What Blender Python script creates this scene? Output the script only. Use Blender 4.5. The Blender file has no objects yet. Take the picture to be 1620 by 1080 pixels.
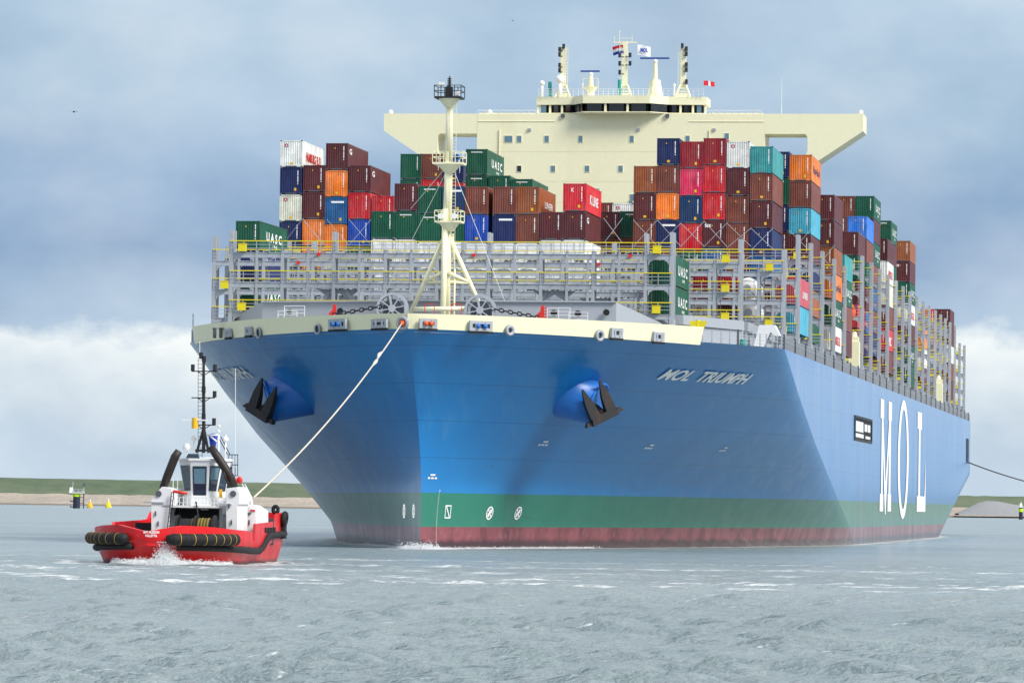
import bpy, math, random
import numpy as np
from mathutils import Vector, Matrix
random.seed(7); rng = np.random.default_rng(7)
SC = bpy.context.scene
COL = SC.collection
R_ = math.radians

# ------------------------------------------------------------------ camera, sky, sun, exposure
# World frame = frame of the big ship: origin at the foot of its stem on the water, +X to its port side, +Y aft, +Z up.
FPX = 7300.0                                   # focal length in photograph pixels (1620 wide)
YAW, PITCH, ROLL = R_(8.6), math.atan(258 / FPX), 0.0135
CROT = (Matrix.Rotation(YAW, 3, 'Z') @ Matrix.Rotation(math.pi / 2 + PITCH, 3, 'X') @ Matrix.Rotation(ROLL, 3, 'Z'))
def ray(px, py):
    return CROT @ Vector(((px - 810) / FPX, -(py - 540) / FPX, -1.0))
FWD = Vector((-math.sin(YAW), math.cos(YAW), 0)); RGT = Vector((math.cos(YAW), math.sin(YAW), 0))
_r = ray(665, 868)
CAM = -_r * (416.0 / _r.dot(FWD))
def P(px, py, Y):
    d = ray(px, py); return CAM + d * ((Y - CAM.y) / d.y)
def PZ(px, py, z):
    d = ray(px, py); return CAM + d * ((z - CAM.z) / d.z)
def PD(px, py, D):
    d = ray(px, py); return CAM + d * (D / d.dot(FWD))
cd = bpy.data.cameras.new('camera'); cam = bpy.data.objects.new('camera', cd); COL.objects.link(cam)
cd.sensor_width = 36; cd.sensor_fit = 'HORIZONTAL'; cd.lens = FPX / 1620 * 36
cd.clip_start = 1; cd.clip_end = 20000
cam.matrix_world = Matrix.Translation(CAM) @ CROT.to_4x4()
SC.camera = cam

SUN_DIR = Vector((0.66, -0.35, 0.67)).normalized()   # towards the sun
sl = bpy.data.lights.new('sun', 'SUN'); sl.energy = 3.5; sl.angle = R_(20); sl.color = (1.0, 0.95, 0.88)
so = bpy.data.objects.new('sun', sl); COL.objects.link(so); so.rotation_euler = SUN_DIR.to_track_quat('Z', 'Y').to_euler()
SC.view_settings.view_transform = 'Standard'; SC.view_settings.look = 'None'
SC.view_settings.exposure = 0.32; SC.view_settings.gamma = 1.0
SC.cycles.max_bounces = 6; SC.cycles.use_denoising = True

def lin(*c):
    return tuple((x / 255 / 12.92) if x / 255 <= 0.04045 else ((x / 255 + 0.055) / 1.055) ** 2.4 for x in c)

W = bpy.data.worlds.new('World'); SC.world = W; W.use_nodes = True
def build_sky():
    nt = W.node_tree; N = nt.nodes; L = nt.links; N.clear()
    out = N.new('ShaderNodeOutputWorld'); bg = N.new('ShaderNodeBackground'); L.new(bg.outputs[0], out.inputs[0])
    STR = 0.1; bg.inputs['Strength'].default_value = STR
    sky = N.new('ShaderNodeTexSky'); sky.sky_type = 'NISHITA'; sky.sun_disc = False
    sky.sun_elevation = math.asin(SUN_DIR.z); sky.sun_rotation = math.atan2(SUN_DIR.x, SUN_DIR.y)
    tc = N.new('ShaderNodeTexCoord')
    sep = N.new('ShaderNodeSeparateXYZ'); L.new(tc.outputs['Generated'], sep.inputs[0])
    def math_(op, a, b=None, c=None, clamp=False):
        n = N.new('ShaderNodeMath'); n.operation = op; n.use_clamp = clamp
        for i, v in enumerate((a, b, c)):
            if v is None: continue
            if isinstance(v, (int, float)): n.inputs[i].default_value = v
            else: L.new(v, n.inputs[i])
        return n.outputs[0]
    def noise(sx, sz, scale, det=6, rough=0.55, off=0.0):
        mp = N.new('ShaderNodeMapping'); mp.inputs['Scale'].default_value = (sx, sx, sz); mp.inputs['Location'].default_value = (off, off * .7, off * .3)
        L.new(tc.outputs['Generated'], mp.inputs[0])
        n = N.new('ShaderNodeTexNoise'); n.inputs['Scale'].default_value = scale; n.inputs['Detail'].default_value = det; n.inputs['Roughness'].default_value = rough
        L.new(mp.outputs[0], n.inputs[0]); return n.outputs['Fac']
    z = sep.outputs['Z']
    n_big = noise(1, 2.0, 9, 5, .5, 3.1)
    n_edge = noise(1, 1.6, 42, 7, .6, 1.7)
    n_fine = noise(1, 1.7, 17, 7, .52, 5.2)
    n_wisp = noise(1, 2.2, 13, 5, .5, 9.4)
    def ramp(fac, stops, k=.84):
        r = N.new('ShaderNodeValToRGB'); e = r.color_ramp.elements
        while len(e) < len(stops): e.new(0.5)
        for i, (p, c) in enumerate(stops): e[i].position = p; e[i].color = (*[x * k / STR for x in lin(*c)], 1)
        r.color_ramp.interpolation = 'EASE' if False else 'LINEAR'
        L.new(fac, r.inputs[0]); return r.outputs[0]
    def mix(f, a, b):
        m = N.new('ShaderNodeMix'); m.data_type = 'RGBA'
        if isinstance(f, (int, float)): m.inputs[0].default_value = f
        else: L.new(f, m.inputs[0])
        for s, v in ((6, a), (7, b)):
            if isinstance(v, tuple): m.inputs[s].default_value = (*v, 1)
            else: L.new(v, m.inputs[s])
        return m.outputs[2]
    # elevation (as z of the direction, 0..0.11 in the photograph) warped by the large noise
    zz = math_('ADD', z, math_('MULTIPLY', math_('SUBTRACT', n_big, .5), .035))
    t = math_('MULTIPLY', zz, 1 / 0.13, clamp=True)
    grey = ramp(t, [(0.0, (204, 218, 230)), (.12, (204, 218, 230)), (.27, (184, 204, 224)), (.36, (120, 152, 190)), (.50, (130, 161, 197)), (.64, (166, 192, 215)), (.86, (180, 203, 222)), (1.0, (152, 176, 198))])
    light = ramp(n_fine, [(0.32, (108, 138, 170)), (.5, (168, 192, 214)), (.68, (226, 234, 240))])
    base = mix(.34, grey, light)
    base = mix(math_('MULTIPLY', math_('SMOOTHSTEP', .52, .75, n_wisp) if False else math_('MULTIPLY', math_('SUBTRACT', n_wisp, .45, clamp=True), 2.4, clamp=True), .32, clamp=True), base, tuple(x / STR for x in lin(208, 222, 238)))
    # the bright cumulus bank low over the shore
    ze = math_('ADD', z, math_('MULTIPLY', math_('SUBTRACT', n_edge, .5), .020))
    ze = math_('ADD', ze, math_('MULTIPLY', math_('SUBTRACT', n_big, .5), .02))
    up = math_('SUBTRACT', 1.0, math_('MULTIPLY', math_('SUBTRACT', ze, .0320), 1 / .0045, clamp=True))
    lo = math_('MULTIPLY', math_('SUBTRACT', ze, .012), 1 / .020, clamp=True)
    bank = math_('MULTIPLY', up, lo)
    wht = ramp(n_fine, [(.3, (202, 213, 221)), (.48, (224, 230, 231)), (.66, (246, 247, 240))], .96)
    c = mix(math_('MULTIPLY', bank, .92), base, wht)
    # above the strip the photograph shows: broken overcast over the Nishita sky
    hi = math_('MULTIPLY', math_('SUBTRACT', z, .13), 1 / .22, clamp=True)
    n_ov = noise(1, 1, 2.3, 6, .55, 2.2)
    over = ramp(n_ov, [(.3, (160, 176, 200)), (.5, (206, 214, 224)), (.7, (244, 246, 248))], 1.25)
    upper = mix(math_('MULTIPLY', math_('SUBTRACT', n_ov, .38), 6.0, clamp=True), sky.outputs[0], over)
    c = mix(hi, c, upper)
    L.new(c, bg.inputs['Color'])
build_sky()

# ------------------------------------------------------------------ materials
def new_mat(name):
    m = bpy.data.materials.new(name); m.use_nodes = True
    nt = m.node_tree; b = nt.nodes['Principled BSDF']; return m, nt.nodes, nt.links, b
def mixc(N, L, f, a, b, kind='MIX'):
    m = N.new('ShaderNodeMix'); m.data_type = 'RGBA'; m.blend_type = kind
    if isinstance(f, (int, float)): m.inputs[0].default_value = f
    else: L.new(f, m.inputs[0])
    for s, v in ((6, a), (7, b)):
        if isinstance(v, tuple): m.inputs[s].default_value = (*v[:3], 1)
        else: L.new(v, m.inputs[s])
    return m.outputs[2]
def noise_n(N, L, vec, scale, det=5, rough=.6, msc=None):
    if msc:
        mp = N.new('ShaderNodeMapping'); mp.inputs['Scale'].default_value = msc; L.new(vec, mp.inputs[0]); vec = mp.outputs[0]
    n = N.new('ShaderNodeTexNoise'); n.inputs['Scale'].default_value = scale; n.inputs['Detail'].default_value = det; n.inputs['Roughness'].default_value = rough
    L.new(vec, n.inputs[0]); return n.outputs['Fac']
def mrange(N, L, v, a, b, c=0., d=1.):
    n = N.new('ShaderNodeMapRange'); L.new(v, n.inputs[0])
    for i, x in enumerate((a, b, c, d)): n.inputs[i + 1].default_value = x
    return n.outputs[0]
def paint(name, rgb, rough=.45, dirt=.25, dirt_rgb=(70, 55, 45), scale=.6, metal=0.0, spec=.5):
    m, N, L, b = new_mat(name); c = lin(*rgb)
    g = N.new('ShaderNodeNewGeometry').outputs['Position']
    n1 = noise_n(N, L, g, scale, 6, .65, (1, 1, .35)); n2 = noise_n(N, L, g, scale * 9, 3)
    f = mrange(N, L, n1, .52, .78, 0, dirt)
    cc = mixc(N, L, f, c, lin(*dirt_rgb)); cc = mixc(N, L, mrange(N, L, n2, .3, .7, 0, .14), cc, tuple(x * .7 for x in c))
    L.new(cc, b.inputs['Base Color']); b.inputs['Metallic'].default_value = metal
    L.new(mrange(N, L, n1, .2, .8, max(.05, rough - .1), rough + .12), b.inputs['Roughness']); b.inputs['Specular IOR Level'].default_value = spec
    return m
def glass(name, rgb, rough=.05):
    m, N, L, b = new_mat(name); b.inputs['Base Color'].default_value = (*lin(*rgb), 1); b.inputs['Roughness'].default_value = rough
    b.inputs['Specular IOR Level'].default_value = .8; return m

M = {}
M['steel'] = paint('grey lashing steel', (166, 172, 180), .5, .35, (118, 104, 92), .8)
M['steel_dark'] = paint('dark grey steel', (84, 90, 98), .5, .3)
M['deck_grey'] = paint('grey deck plating', (160, 166, 174), .5, .25, (120, 110, 100))
M['cream'] = paint('cream superstructure paint', (240, 236, 200), .42, .13, (176, 150, 96), .22)
M['yellow'] = paint('yellow safety paint', (226, 208, 28), .45, .15)
M['black'] = paint('black steel', (26, 27, 30), .5, .15)
M['anchor'] = paint('anchor iron', (44, 43, 45), .75, .75, (92, 66, 52), 1.2)
M['podblue'] = paint('bright blue paint', (32, 112, 198), .35, .1, (20, 60, 120))
M['seam'] = paint('cream plate seam', (214, 208, 172), .5, .1)
M['red'] = paint('red fittings paint', (214, 40, 34), .45, .1)
M['orange'] = paint('orange paint', (228, 92, 30), .5, .1)
M['white'] = paint('white paint', (232, 234, 234), .4, .14, (150, 140, 125))
M['letter'] = paint('white lettering paint', (246, 247, 246), .45, .08)
M['tugred'] = paint('tug red paint', (212, 20, 26), .36, .3, (110, 26, 24), .9)
M['rubber'] = paint('black rubber', (15, 15, 17), .75, .25, (40, 40, 41), 2)
M['soot'] = paint('sooty exhaust steel', (40, 32, 28), .55, .5, (20, 18, 18), 1.2)
M['drum_rope'] = paint('dull yellow rope', (120, 104, 40), .8, .4)
M['rope'] = paint('pale mooring rope', (205, 196, 180), .8, .2)
M['darkrope'] = paint('dark mooring wire', (56, 56, 58), .7, .2)
M['glass_dark'] = glass('dark bridge glass', (26, 30, 36))
M['glass_tint'] = glass('blue tinted glass', (96, 128, 146))
M['glass_tug'] = glass('tug glass', (30, 52, 70), .04)
M['dark'] = paint('dark interior', (20, 22, 26), .8, .1)
M['lens'] = paint('white radar plastic', (238, 238, 236), .35, .05)
M['radarblue'] = paint('blue radar scanner', (52, 82, 150), .45, .05)
M['green_mark'] = paint('teal deck gear', (40, 150, 140), .5, .1)
M['hy_yellow'] = paint('yellow hazard label', (232, 182, 40), .5, .1)

def tug_hull_material():
    m, N, L, b = new_mat('tug hull paint'); pos = N.new('ShaderNodeNewGeometry').outputs['Position']; sep = N.new('ShaderNodeSeparateXYZ'); L.new(pos, sep.inputs[0])
    n = noise_n(N, L, pos, 1.1, 6, .65, (1, 1, .4)); f = noise_n(N, L, pos, 5, 4)
    c = mixc(N, L, mrange(N, L, n, .45, .75, 0, .35), lin(214, 20, 26), lin(150, 22, 26)); c = mixc(N, L, mrange(N, L, f, .66, .74, 0, .5), c, lin(196, 120, 112))
    w = N.new('ShaderNodeMath'); w.operation = 'ADD'; L.new(sep.outputs['Z'], w.inputs[0]); L.new(mrange(N, L, n, .3, .7, -.16, .16), w.inputs[1])
    c = mixc(N, L, mrange(N, L, w.outputs[0], .16, .32, .85, 0), c, lin(58, 30, 32))
    L.new(c, b.inputs['Base Color']); L.new(mrange(N, L, n, .3, .75, .26, .5), b.inputs['Roughness']); return m
M['tughull'] = tug_hull_material()
def hull_material():
    m, N, L, b = new_mat('ship hull paint')
    pos = N.new('ShaderNodeNewGeometry').outputs['Position']; sep = N.new('ShaderNodeSeparateXYZ'); L.new(pos, sep.inputs[0])
    def mth(op, a, b_=None, clamp=False):
        n = N.new('ShaderNodeMath'); n.operation = op; n.use_clamp = clamp
        for i, v in enumerate((a, b_)):
            if v is None: continue
            if isinstance(v, (int, float)): n.inputs[i].default_value = v
            else: L.new(v, n.inputs[i])
        return n.outputs[0]
    z = sep.outputs['Z']; y = sep.outputs['Y']
    streak = noise_n(N, L, pos, 1.0, 3, .5, (.9, .35, .05))
    blot = noise_n(N, L, pos, .11, 6, .6)
    fine = noise_n(N, L, pos, 1.4, 4)
    blue = mixc(N, L, mrange(N, L, blot, .35, .7), lin(12, 116, 184), lin(22, 126, 192))
    blue = mixc(N, L, mrange(N, L, streak, .55, .8, 0, .35), blue, lin(84, 144, 194))
    green = mixc(N, L, mrange(N, L, blot, .35, .7), lin(20, 112, 90), lin(34, 122, 98))
    green = mixc(N, L, mrange(N, L, streak, .55, .8, 0, .4), green, lin(88, 132, 116))
    red = mixc(N, L, mrange(N, L, streak, .4, .65), lin(138, 66, 72), lin(104, 44, 50))
    red = mixc(N, L, mrange(N, L, fine, .5, .75, 0, .5), red, lin(160, 104, 104))
    wet = mth('ADD', z, mth('MULTIPLY', mth('SUBTRACT', noise_n(N, L, pos, .5, 5, .65), .5), 1.1))
    red = mixc(N, L, mrange(N, L, wet, .55, 1.0, 1, 0), red, lin(60, 24, 28))
    c = mixc(N, L, mrange(N, L, z, 1.98, 2.02), red, green)
    c = mixc(N, L, mrange(N, L, z, 5.06, 5.10), c, blue)
    # rust and dirt runs, scuffs where tugs push
    run = noise_n(N, L, pos, 1.0, 4, .6, (1.6, 1.1, .035)); pat = noise_n(N, L, pos, .06, 3, .5)
    rf = mth('MULTIPLY', mrange(N, L, run, .62, .72, 0, .42), mrange(N, L, pat, .48, .62))
    c = mixc(N, L, rf, c, lin(104, 92, 84))
    scf = mth('MULTIPLY', mrange(N, L, noise_n(N, L, pos, 1.0, 5, .7, (.5, .10, 1.1)), .64, .72, 0, .5), mrange(N, L, z, 11, 5, 0, 1)); c = mixc(N, L, scf, c, lin(46, 66, 78))
    # plate seams
    def seam(v, pitch, w):
        fr = mth('FRACT', mth('DIVIDE', v, pitch)); return mth('LESS_THAN', mth('ABSOLUTE', mth('SUBTRACT', fr, .5)), w / pitch)
    s = mth('MAXIMUM', seam(z, 3.3, .04), mth('MULTIPLY', seam(y, 12.4, .06), mth('GREATER_THAN', y, 110.0)))
    s = mth('MULTIPLY', s, mth('GREATER_THAN', z, 5.2))
    c = mixc(N, L, mth('MULTIPLY', s, .34), c, lin(10, 56, 104))
    L.new(c, b.inputs['Base Color'])
    L.new(mrange(N, L, streak, .3, .75, .34, .48), b.inputs['Roughness'])
    b.inputs['Specular IOR Level'].default_value = .4; b.inputs['Coat Weight'].default_value = .72; L.new(mrange(N, L, streak, .3, .75, .13, .21), b.inputs['Coat Roughness'])
    bp = N.new('ShaderNodeBump'); bp.inputs['Strength'].default_value = .06; bp.inputs['Distance'].default_value = .05
    L.new(noise_n(N, L, pos, .22, 1, .4, (1, .8, .8)), bp.inputs['Height'])
    return m
M['hull'] = hull_material()

def container_material():
    m, N, L, b = new_mat('container paint')
    oi = N.new('ShaderNodeObjectInfo'); tc = N.new('ShaderNodeTexCoord')
    ad = N.new('ShaderNodeVectorMath'); ad.operation = 'ADD'; L.new(tc.outputs['Object'], ad.inputs[0])
    pos = N.new('ShaderNodeNewGeometry').outputs['Position']
    st = noise_n(N, L, pos, 1.6, 6, .65, (1, .5, .25)); bl = noise_n(N, L, pos, .7, 5, .6); sp = noise_n(N, L, pos, 3.2, 4, .6)
    hv = N.new('ShaderNodeHueSaturation'); L.new(oi.outputs['Color'], hv.inputs['Color'])
    L.new(mrange(N, L, bl, .3, .75, .70, 1.16), hv.inputs['Value']); L.new(mrange(N, L, st, .3, .8, 1.05, .82), hv.inputs['Saturation'])
    c = mixc(N, L, mrange(N, L, sp, .63, .72, 0, .5), hv.outputs[0], lin(84, 56, 44))
    L.new(c, b.inputs['Base Color']); L.new(mrange(N, L, st, .3, .8, .3, .55), b.inputs['Roughness'])
    return m
M['container'] = container_material()

# ------------------------------------------------------------------ mesh helpers
class MB:
    def __init__(s): s.v = []; s.f = []; s.m = []
    def add(s, vs, fs, mi=0):
        o = len(s.v); s.v += [tuple(p) for p in vs]; s.f += [tuple(i + o for i in f) for f in fs]; s.m += [mi] * len(fs); return s
    BF = [(0, 3, 2, 1), (4, 5, 6, 7), (0, 1, 5, 4), (1, 2, 6, 5), (2, 3, 7, 6), (3, 0, 4, 7)]
    def box(s, x0, x1, y0, y1, z0, z1, mi=0):
        return s.add([(x0, y0, z0), (x1, y0, z0), (x1, y1, z0), (x0, y1, z0), (x0, y0, z1), (x1, y0, z1), (x1, y1, z1), (x0, y1, z1)], s.BF, mi)
    def frame(s, c, ax, ay, az, mi=0, top=1.0):
        c = Vector(c); ax = Vector(ax); ay = Vector(ay); az = Vector(az)
        vs = [c - ax - ay - az, c + ax - ay - az, c + ax + ay - az, c - ax + ay - az]
        vs += [c - ax * top - ay * top + az, c + ax * top - ay * top + az, c + ax * top + ay * top + az, c - ax * top + ay * top + az]
        return s.add(vs, s.BF, mi)
    def bar(s, p, q, w, h=None, mi=0):
        p = Vector(p); q = Vector(q); d = q - p; l = d.length
        if l < 1e-6: return s
        d /= l; up = Vector((0, 0, 1)) if abs(d.z) < .95 else Vector((0, 1, 0))
        a = d.cross(up).normalized(); b = a.cross(d); h = h or w
        return s.frame((p + q) / 2, a * w / 2, b * h / 2, d * l / 2, mi)
    def tube(s, p, q, r0, r1=None, n=8, mi=0, cap=True):
        p = Vector(p); q = Vector(q); d = (q - p).normalized(); r1 = r0 if r1 is None else r1
        up = Vector((0, 0, 1)) if abs(d.z) < .95 else Vector((0, 1, 0)); a = d.cross(up).normalized(); b = d.cross(a)
        vs = []
        for c, r in ((p, r0), (q, r1)):
            for i in range(n):
                t = 2 * math.pi * i / n; vs.append(c + a * math.cos(t) * r + b * math.sin(t) * r)
        fs = [(i, (i + 1) % n, n + (i + 1) % n, n + i) for i in range(n)]
        if cap: fs += [tuple(range(n - 1, -1, -1)), tuple(range(n, 2 * n))]
        return s.add(vs, fs, mi)
    def path(s, pts, r, n=8, mi=0):
        pts = [Vector(p) for p in pts]; K = len(pts); vs = []
        rr = r if isinstance(r, (list, tuple)) else [r] * K
        a = None
        for k in range(K):
            d = (pts[min(k + 1, K - 1)] - pts[max(k - 1, 0)]).normalized()
            if a is None: a = d.cross(Vector((0, 0, 1)) if abs(d.z) < .9 else Vector((0, 1, 0))).normalized()
            a = (a - d * a.dot(d)).normalized(); b = d.cross(a)
            for i in range(n):
                t = 2 * math.pi * i / n; vs.append(pts[k] + a * math.cos(t) * rr[k] + b * math.sin(t) * rr[k])
        fs = [(k * n + i, k * n + (i + 1) % n, (k + 1) * n + (i + 1) % n, (k + 1) * n + i) for k in range(K - 1) for i in range(n)]
        fs += [tuple(range(n - 1, -1, -1)), tuple(range((K - 1) * n, K * n))]
        return s.add(vs, fs, mi)
    def prism(s, pts, y0, y1, mi=0):          # polygon in XZ extruded along Y
        n = len(pts); vs = [(x, y0, z) for x, z in pts] + [(x, y1, z) for x, z in pts]
        return s.add(vs, [tuple(range(n)), tuple(range(2 * n - 1, n - 1, -1))] + [(i, n + i, n + (i + 1) % n, (i + 1) % n) for i in range(n)], mi)
    def plan(s, pts, z0, z1, mi=0):           # polygon in XY extruded along Z
        n = len(pts); vs = [(x, y, z0) for x, y in pts] + [(x, y, z1) for x, y in pts]
        return s.add(vs, [tuple(range(n - 1, -1, -1)), tuple(range(n, 2 * n))] + [(i, (i + 1) % n, n + (i + 1) % n, n + i) for i in range(n)], mi)
    def sphere(s, c, r, nu=12, nv=8, sc=(1, 1, 1), mi=0):
        vs = []; c = Vector(c)
        for j in range(nv + 1):
            ph = math.pi * j / nv
            for i in range(nu):
                t = 2 * math.pi * i / nu
                vs.append((c.x + r * sc[0] * math.sin(ph) * math.cos(t), c.y + r * sc[1] * math.sin(ph) * math.sin(t), c.z + r * sc[2] * math.cos(ph)))
        return s.add(vs, [(j * nu + i, (j + 1) * nu + i, (j + 1) * nu + (i + 1) % nu, j * nu + (i + 1) % nu) for j in range(nv) for i in range(nu)], mi)
    def mesh(s, name, mats, smooth=False):
        me = bpy.data.meshes.new(name); me.from_pydata(s.v, [], s.f)
        mats = mats if isinstance(mats, (list, tuple)) else [mats]
        for m in mats: me.materials.append(m)
        me.polygons.foreach_set('material_index', s.m)
        if smooth: me.polygons.foreach_set('use_smooth', [True] * len(s.f))
        me.update(); return me
    def build(s, name, mats, parent=None, smooth=False):
        return link(name, s.mesh(name, mats, smooth), parent)
def link(name, me, parent=None):
    o = bpy.data.objects.new(name, me); COL.objects.link(o)
    if parent: o.parent = parent
    return o
def tag(o, label=None, cat=None, group=None, kind=None):
    if label: o['label'] = label
    if cat: o['category'] = cat
    if group: o['group'] = group
    if kind: o['kind'] = kind
    return o
def thing(name, label, cat, loc=(0, 0, 0), rz=0., group=None):
    o = bpy.data.objects.new(name, None); COL.objects.link(o); o.location = loc; o.rotation_euler = (0, 0, rz); o.empty_display_size = .5
    return tag(o, label, cat, group)
_tc = {}
def text_flat(s, bold=0.0):                   # (verts, faces) of a line of lettering, cap height 1, starting at x = 0
    key = (s, bold)
    if key in _tc: return _tc[key]
    cu = bpy.data.curves.new('lettering', 'FONT'); cu.body = s; cu.size = 1.0; cu.offset = bold; cu.resolution_u = 3
    o = bpy.data.objects.new('lettering', cu); COL.objects.link(o); bpy.context.view_layer.update()
    me = bpy.data.meshes.new_from_object(o.evaluated_get(bpy.context.evaluated_depsgraph_get()))
    vs = np.array([v.co[:2] for v in me.vertices]); fs = [tuple(p.vertices) for p in me.polygons]
    bpy.data.objects.remove(o); bpy.data.curves.remove(cu); bpy.data.meshes.remove(me)
    vs[:, 0] -= vs[:, 0].min(); vs[:, 1] -= vs[:, 1].min(); h = vs[:, 1].max(); vs /= h
    _tc[key] = (vs, fs); return _tc[key]
def text_on(mb, s, origin, u, v, width=None, height=1., bold=0., mi=0):
    vs, fs = text_flat(s, bold); w = vs[:, 0].max(); sx = (width / w) if width else height
    o = Vector(origin); u = Vector(u).normalized(); v = Vector(v).normalized()
    mb.add([o + u * (a * sx) + v * (b * height) for a, b in vs], fs, mi)

# ------------------------------------------------------------------ the ship's hull form
BEAM = 29.4; ZD = 19.5; STERN = 390.0
def lerp(v, xs, ys): return float(np.interp(v, xs, ys))
def stem_y(z): return 0.0 if z < 5.5 else -9.3 * ((z - 5.5) / 15.0) ** 1.5
def full_y(z): return lerp(z, [-2, 0, 2, 5, 11, 15, 19.5, 21], [130, 126, 121, 104, 72, 54, 36, 33.5])
def hb(y, z):                                   # half breadth of the hull at station y, height z
    a, e = stem_y(z), full_y(z); t = (y - a) / (e - a)
    if t <= 0: return 0.0
    if t < 1:
        p = lerp(z, [0, 11, 19.5], [1.47, 1.44, 1.36]); q = lerp(z, [6, 19.5], [1.0, .75])
        return BEAM * (1 - (1 - t ** q) ** p)
    ya = 290 + 100 * max(0, min(1, z / 10.4))
    if y > ya: return BEAM * (1 - .55 * ((y - ya) / (400 - ya + 20)) ** 1.7)
    return BEAM
def hit(px, py, side):                          # where the sight line through a photograph pixel meets that side of the hull
    f = lambda Y: P(px, py, Y).x * side - hb(Y, P(px, py, Y).z)
    Y = -9.5; last = f(Y)
    while Y < 392:
        n = f(Y + .25)
        if last > 0 >= n or last < 0 <= n:
            a, b = Y, Y + .25
            for _ in range(30):
                c = (a + b) / 2
                if (f(c) > 0) == (last > 0): a = c
                else: b = c
            return P(px, py, a)
        last = n; Y += .25
    return None
def hull_pt(y, z, side, off=0.0):
    b = hb(y, z); e = .15
    dy = (hb(y + e, z) - hb(y - e, z)) / (2 * e); dz = (hb(y, z + e) - hb(y, z - e)) / (2 * e)
    n = Vector((side, -dy, -dz)).normalized(); return Vector((side * b, y, z)) + n * off, n

ship = thing('container_ship', 'giant blue container ship with cream bridge seen bow on, loaded high with boxes', 'container ship')

def make_hull():
    zs = np.concatenate([np.linspace(-2.5, 6, 14), np.linspace(6.6, ZD, 26)]); v = []; f = []; smooth = []
    def grid(cols, side):
        o = len(v); nz = len(zs)
        for (fn) in cols:
            for z in zs:
                y = fn(z); v.append((side * hb(y, z), y, z))
        for i in range(len(cols) - 1):
            for j in range(nz - 1):
                a = o + i * nz + j; q = (a, a + nz, a + nz + 1, a + 1); f.append(q if side > 0 else q[::-1])
    ent = [(lambda z, s=s: stem_y(z) + (full_y(z) - stem_y(z)) * s ** 1.6 * (1 - 1e-9)) for s in np.linspace(0, 1, 61)]
    mid = [(lambda z, s=s: full_y(z) + (285 - full_y(z)) * s + 1e-6) for s in np.linspace(0, 1, 12)]
    aft = [(lambda z, y=y: y) for y in np.linspace(285, STERN, 40)]
    for side in (1, -1):
        for c in (ent, mid, aft): grid(c, side)
    n = len(zs); o = len(v)
    for side in (1, -1):
        for z in zs: v.append((side * hb(STERN, z), STERN, z))
    for j in range(n - 1): f.append((o + j, o + j + 1, o + n + j + 1, o + n + j))
    me = bpy.data.meshes.new('hull'); me.from_pydata(v, [], f); me.materials.append(M['hull'])
    me.polygons.foreach_set('use_smooth', [True] * len(f)); me.update()
    return link('hull', me, ship)
make_hull()
def deck_outline(inset, y1=STERN, z=ZD, n=70):
    ys = [stem_y(z) + .05 + (full_y(z) - stem_y(z)) * (i / n) ** 1.6 for i in range(n)] + [full_y(z), y1]
    r = [(max(.0, hb(y, z) - inset), y + (inset if i < 3 else 0)) for i, y in enumerate(ys)]
    return r + [(-x, y) for x, y in reversed(r)]
MB().plan(deck_outline(.45), 19.2, 19.4).build('deck', M['deck_grey'], ship)

# cream bulwark round the forecastle
def bulwark():
    m = MB(); y0 = stem_y(ZD); n = 70
    for side in (1, -1):
        pr = None; yend = 18.2 if side > 0 else 27.5
        for i in range(n + 1):
            s = (i / n) ** 1.6
            def at(z, off, s=s):
                zz = ZD + .25 * (z - ZD); y = stem_y(zz) + (yend - stem_y(zz)) * s; b = hb(y, zz)
                return (side * max(0, b - off), y + (off if i == 0 else 0), z)
            top = 20.85 + .05 * s; zl = ZD - .28 * s
            ring = [at(zl, -.03), at(top, -.03), (at(top, .18)), at(zl, .25)]
            if pr:
                o = len(m.v); m.v += pr + ring
                for k in range(4):
                    q = (o + k, o + (k + 1) % 4, o + 4 + (k + 1) % 4, o + 4 + k); m.f.append(q if side < 0 else q[::-1]); m.m.append(0)
            if i == n:
                o = len(m.v); m.v += ring; m.f.append((o, o + 1, o + 2, o + 3)); m.m.append(0)
            pr = ring
    return m.build('bulwark', M['cream'], ship)
bulwark()
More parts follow.
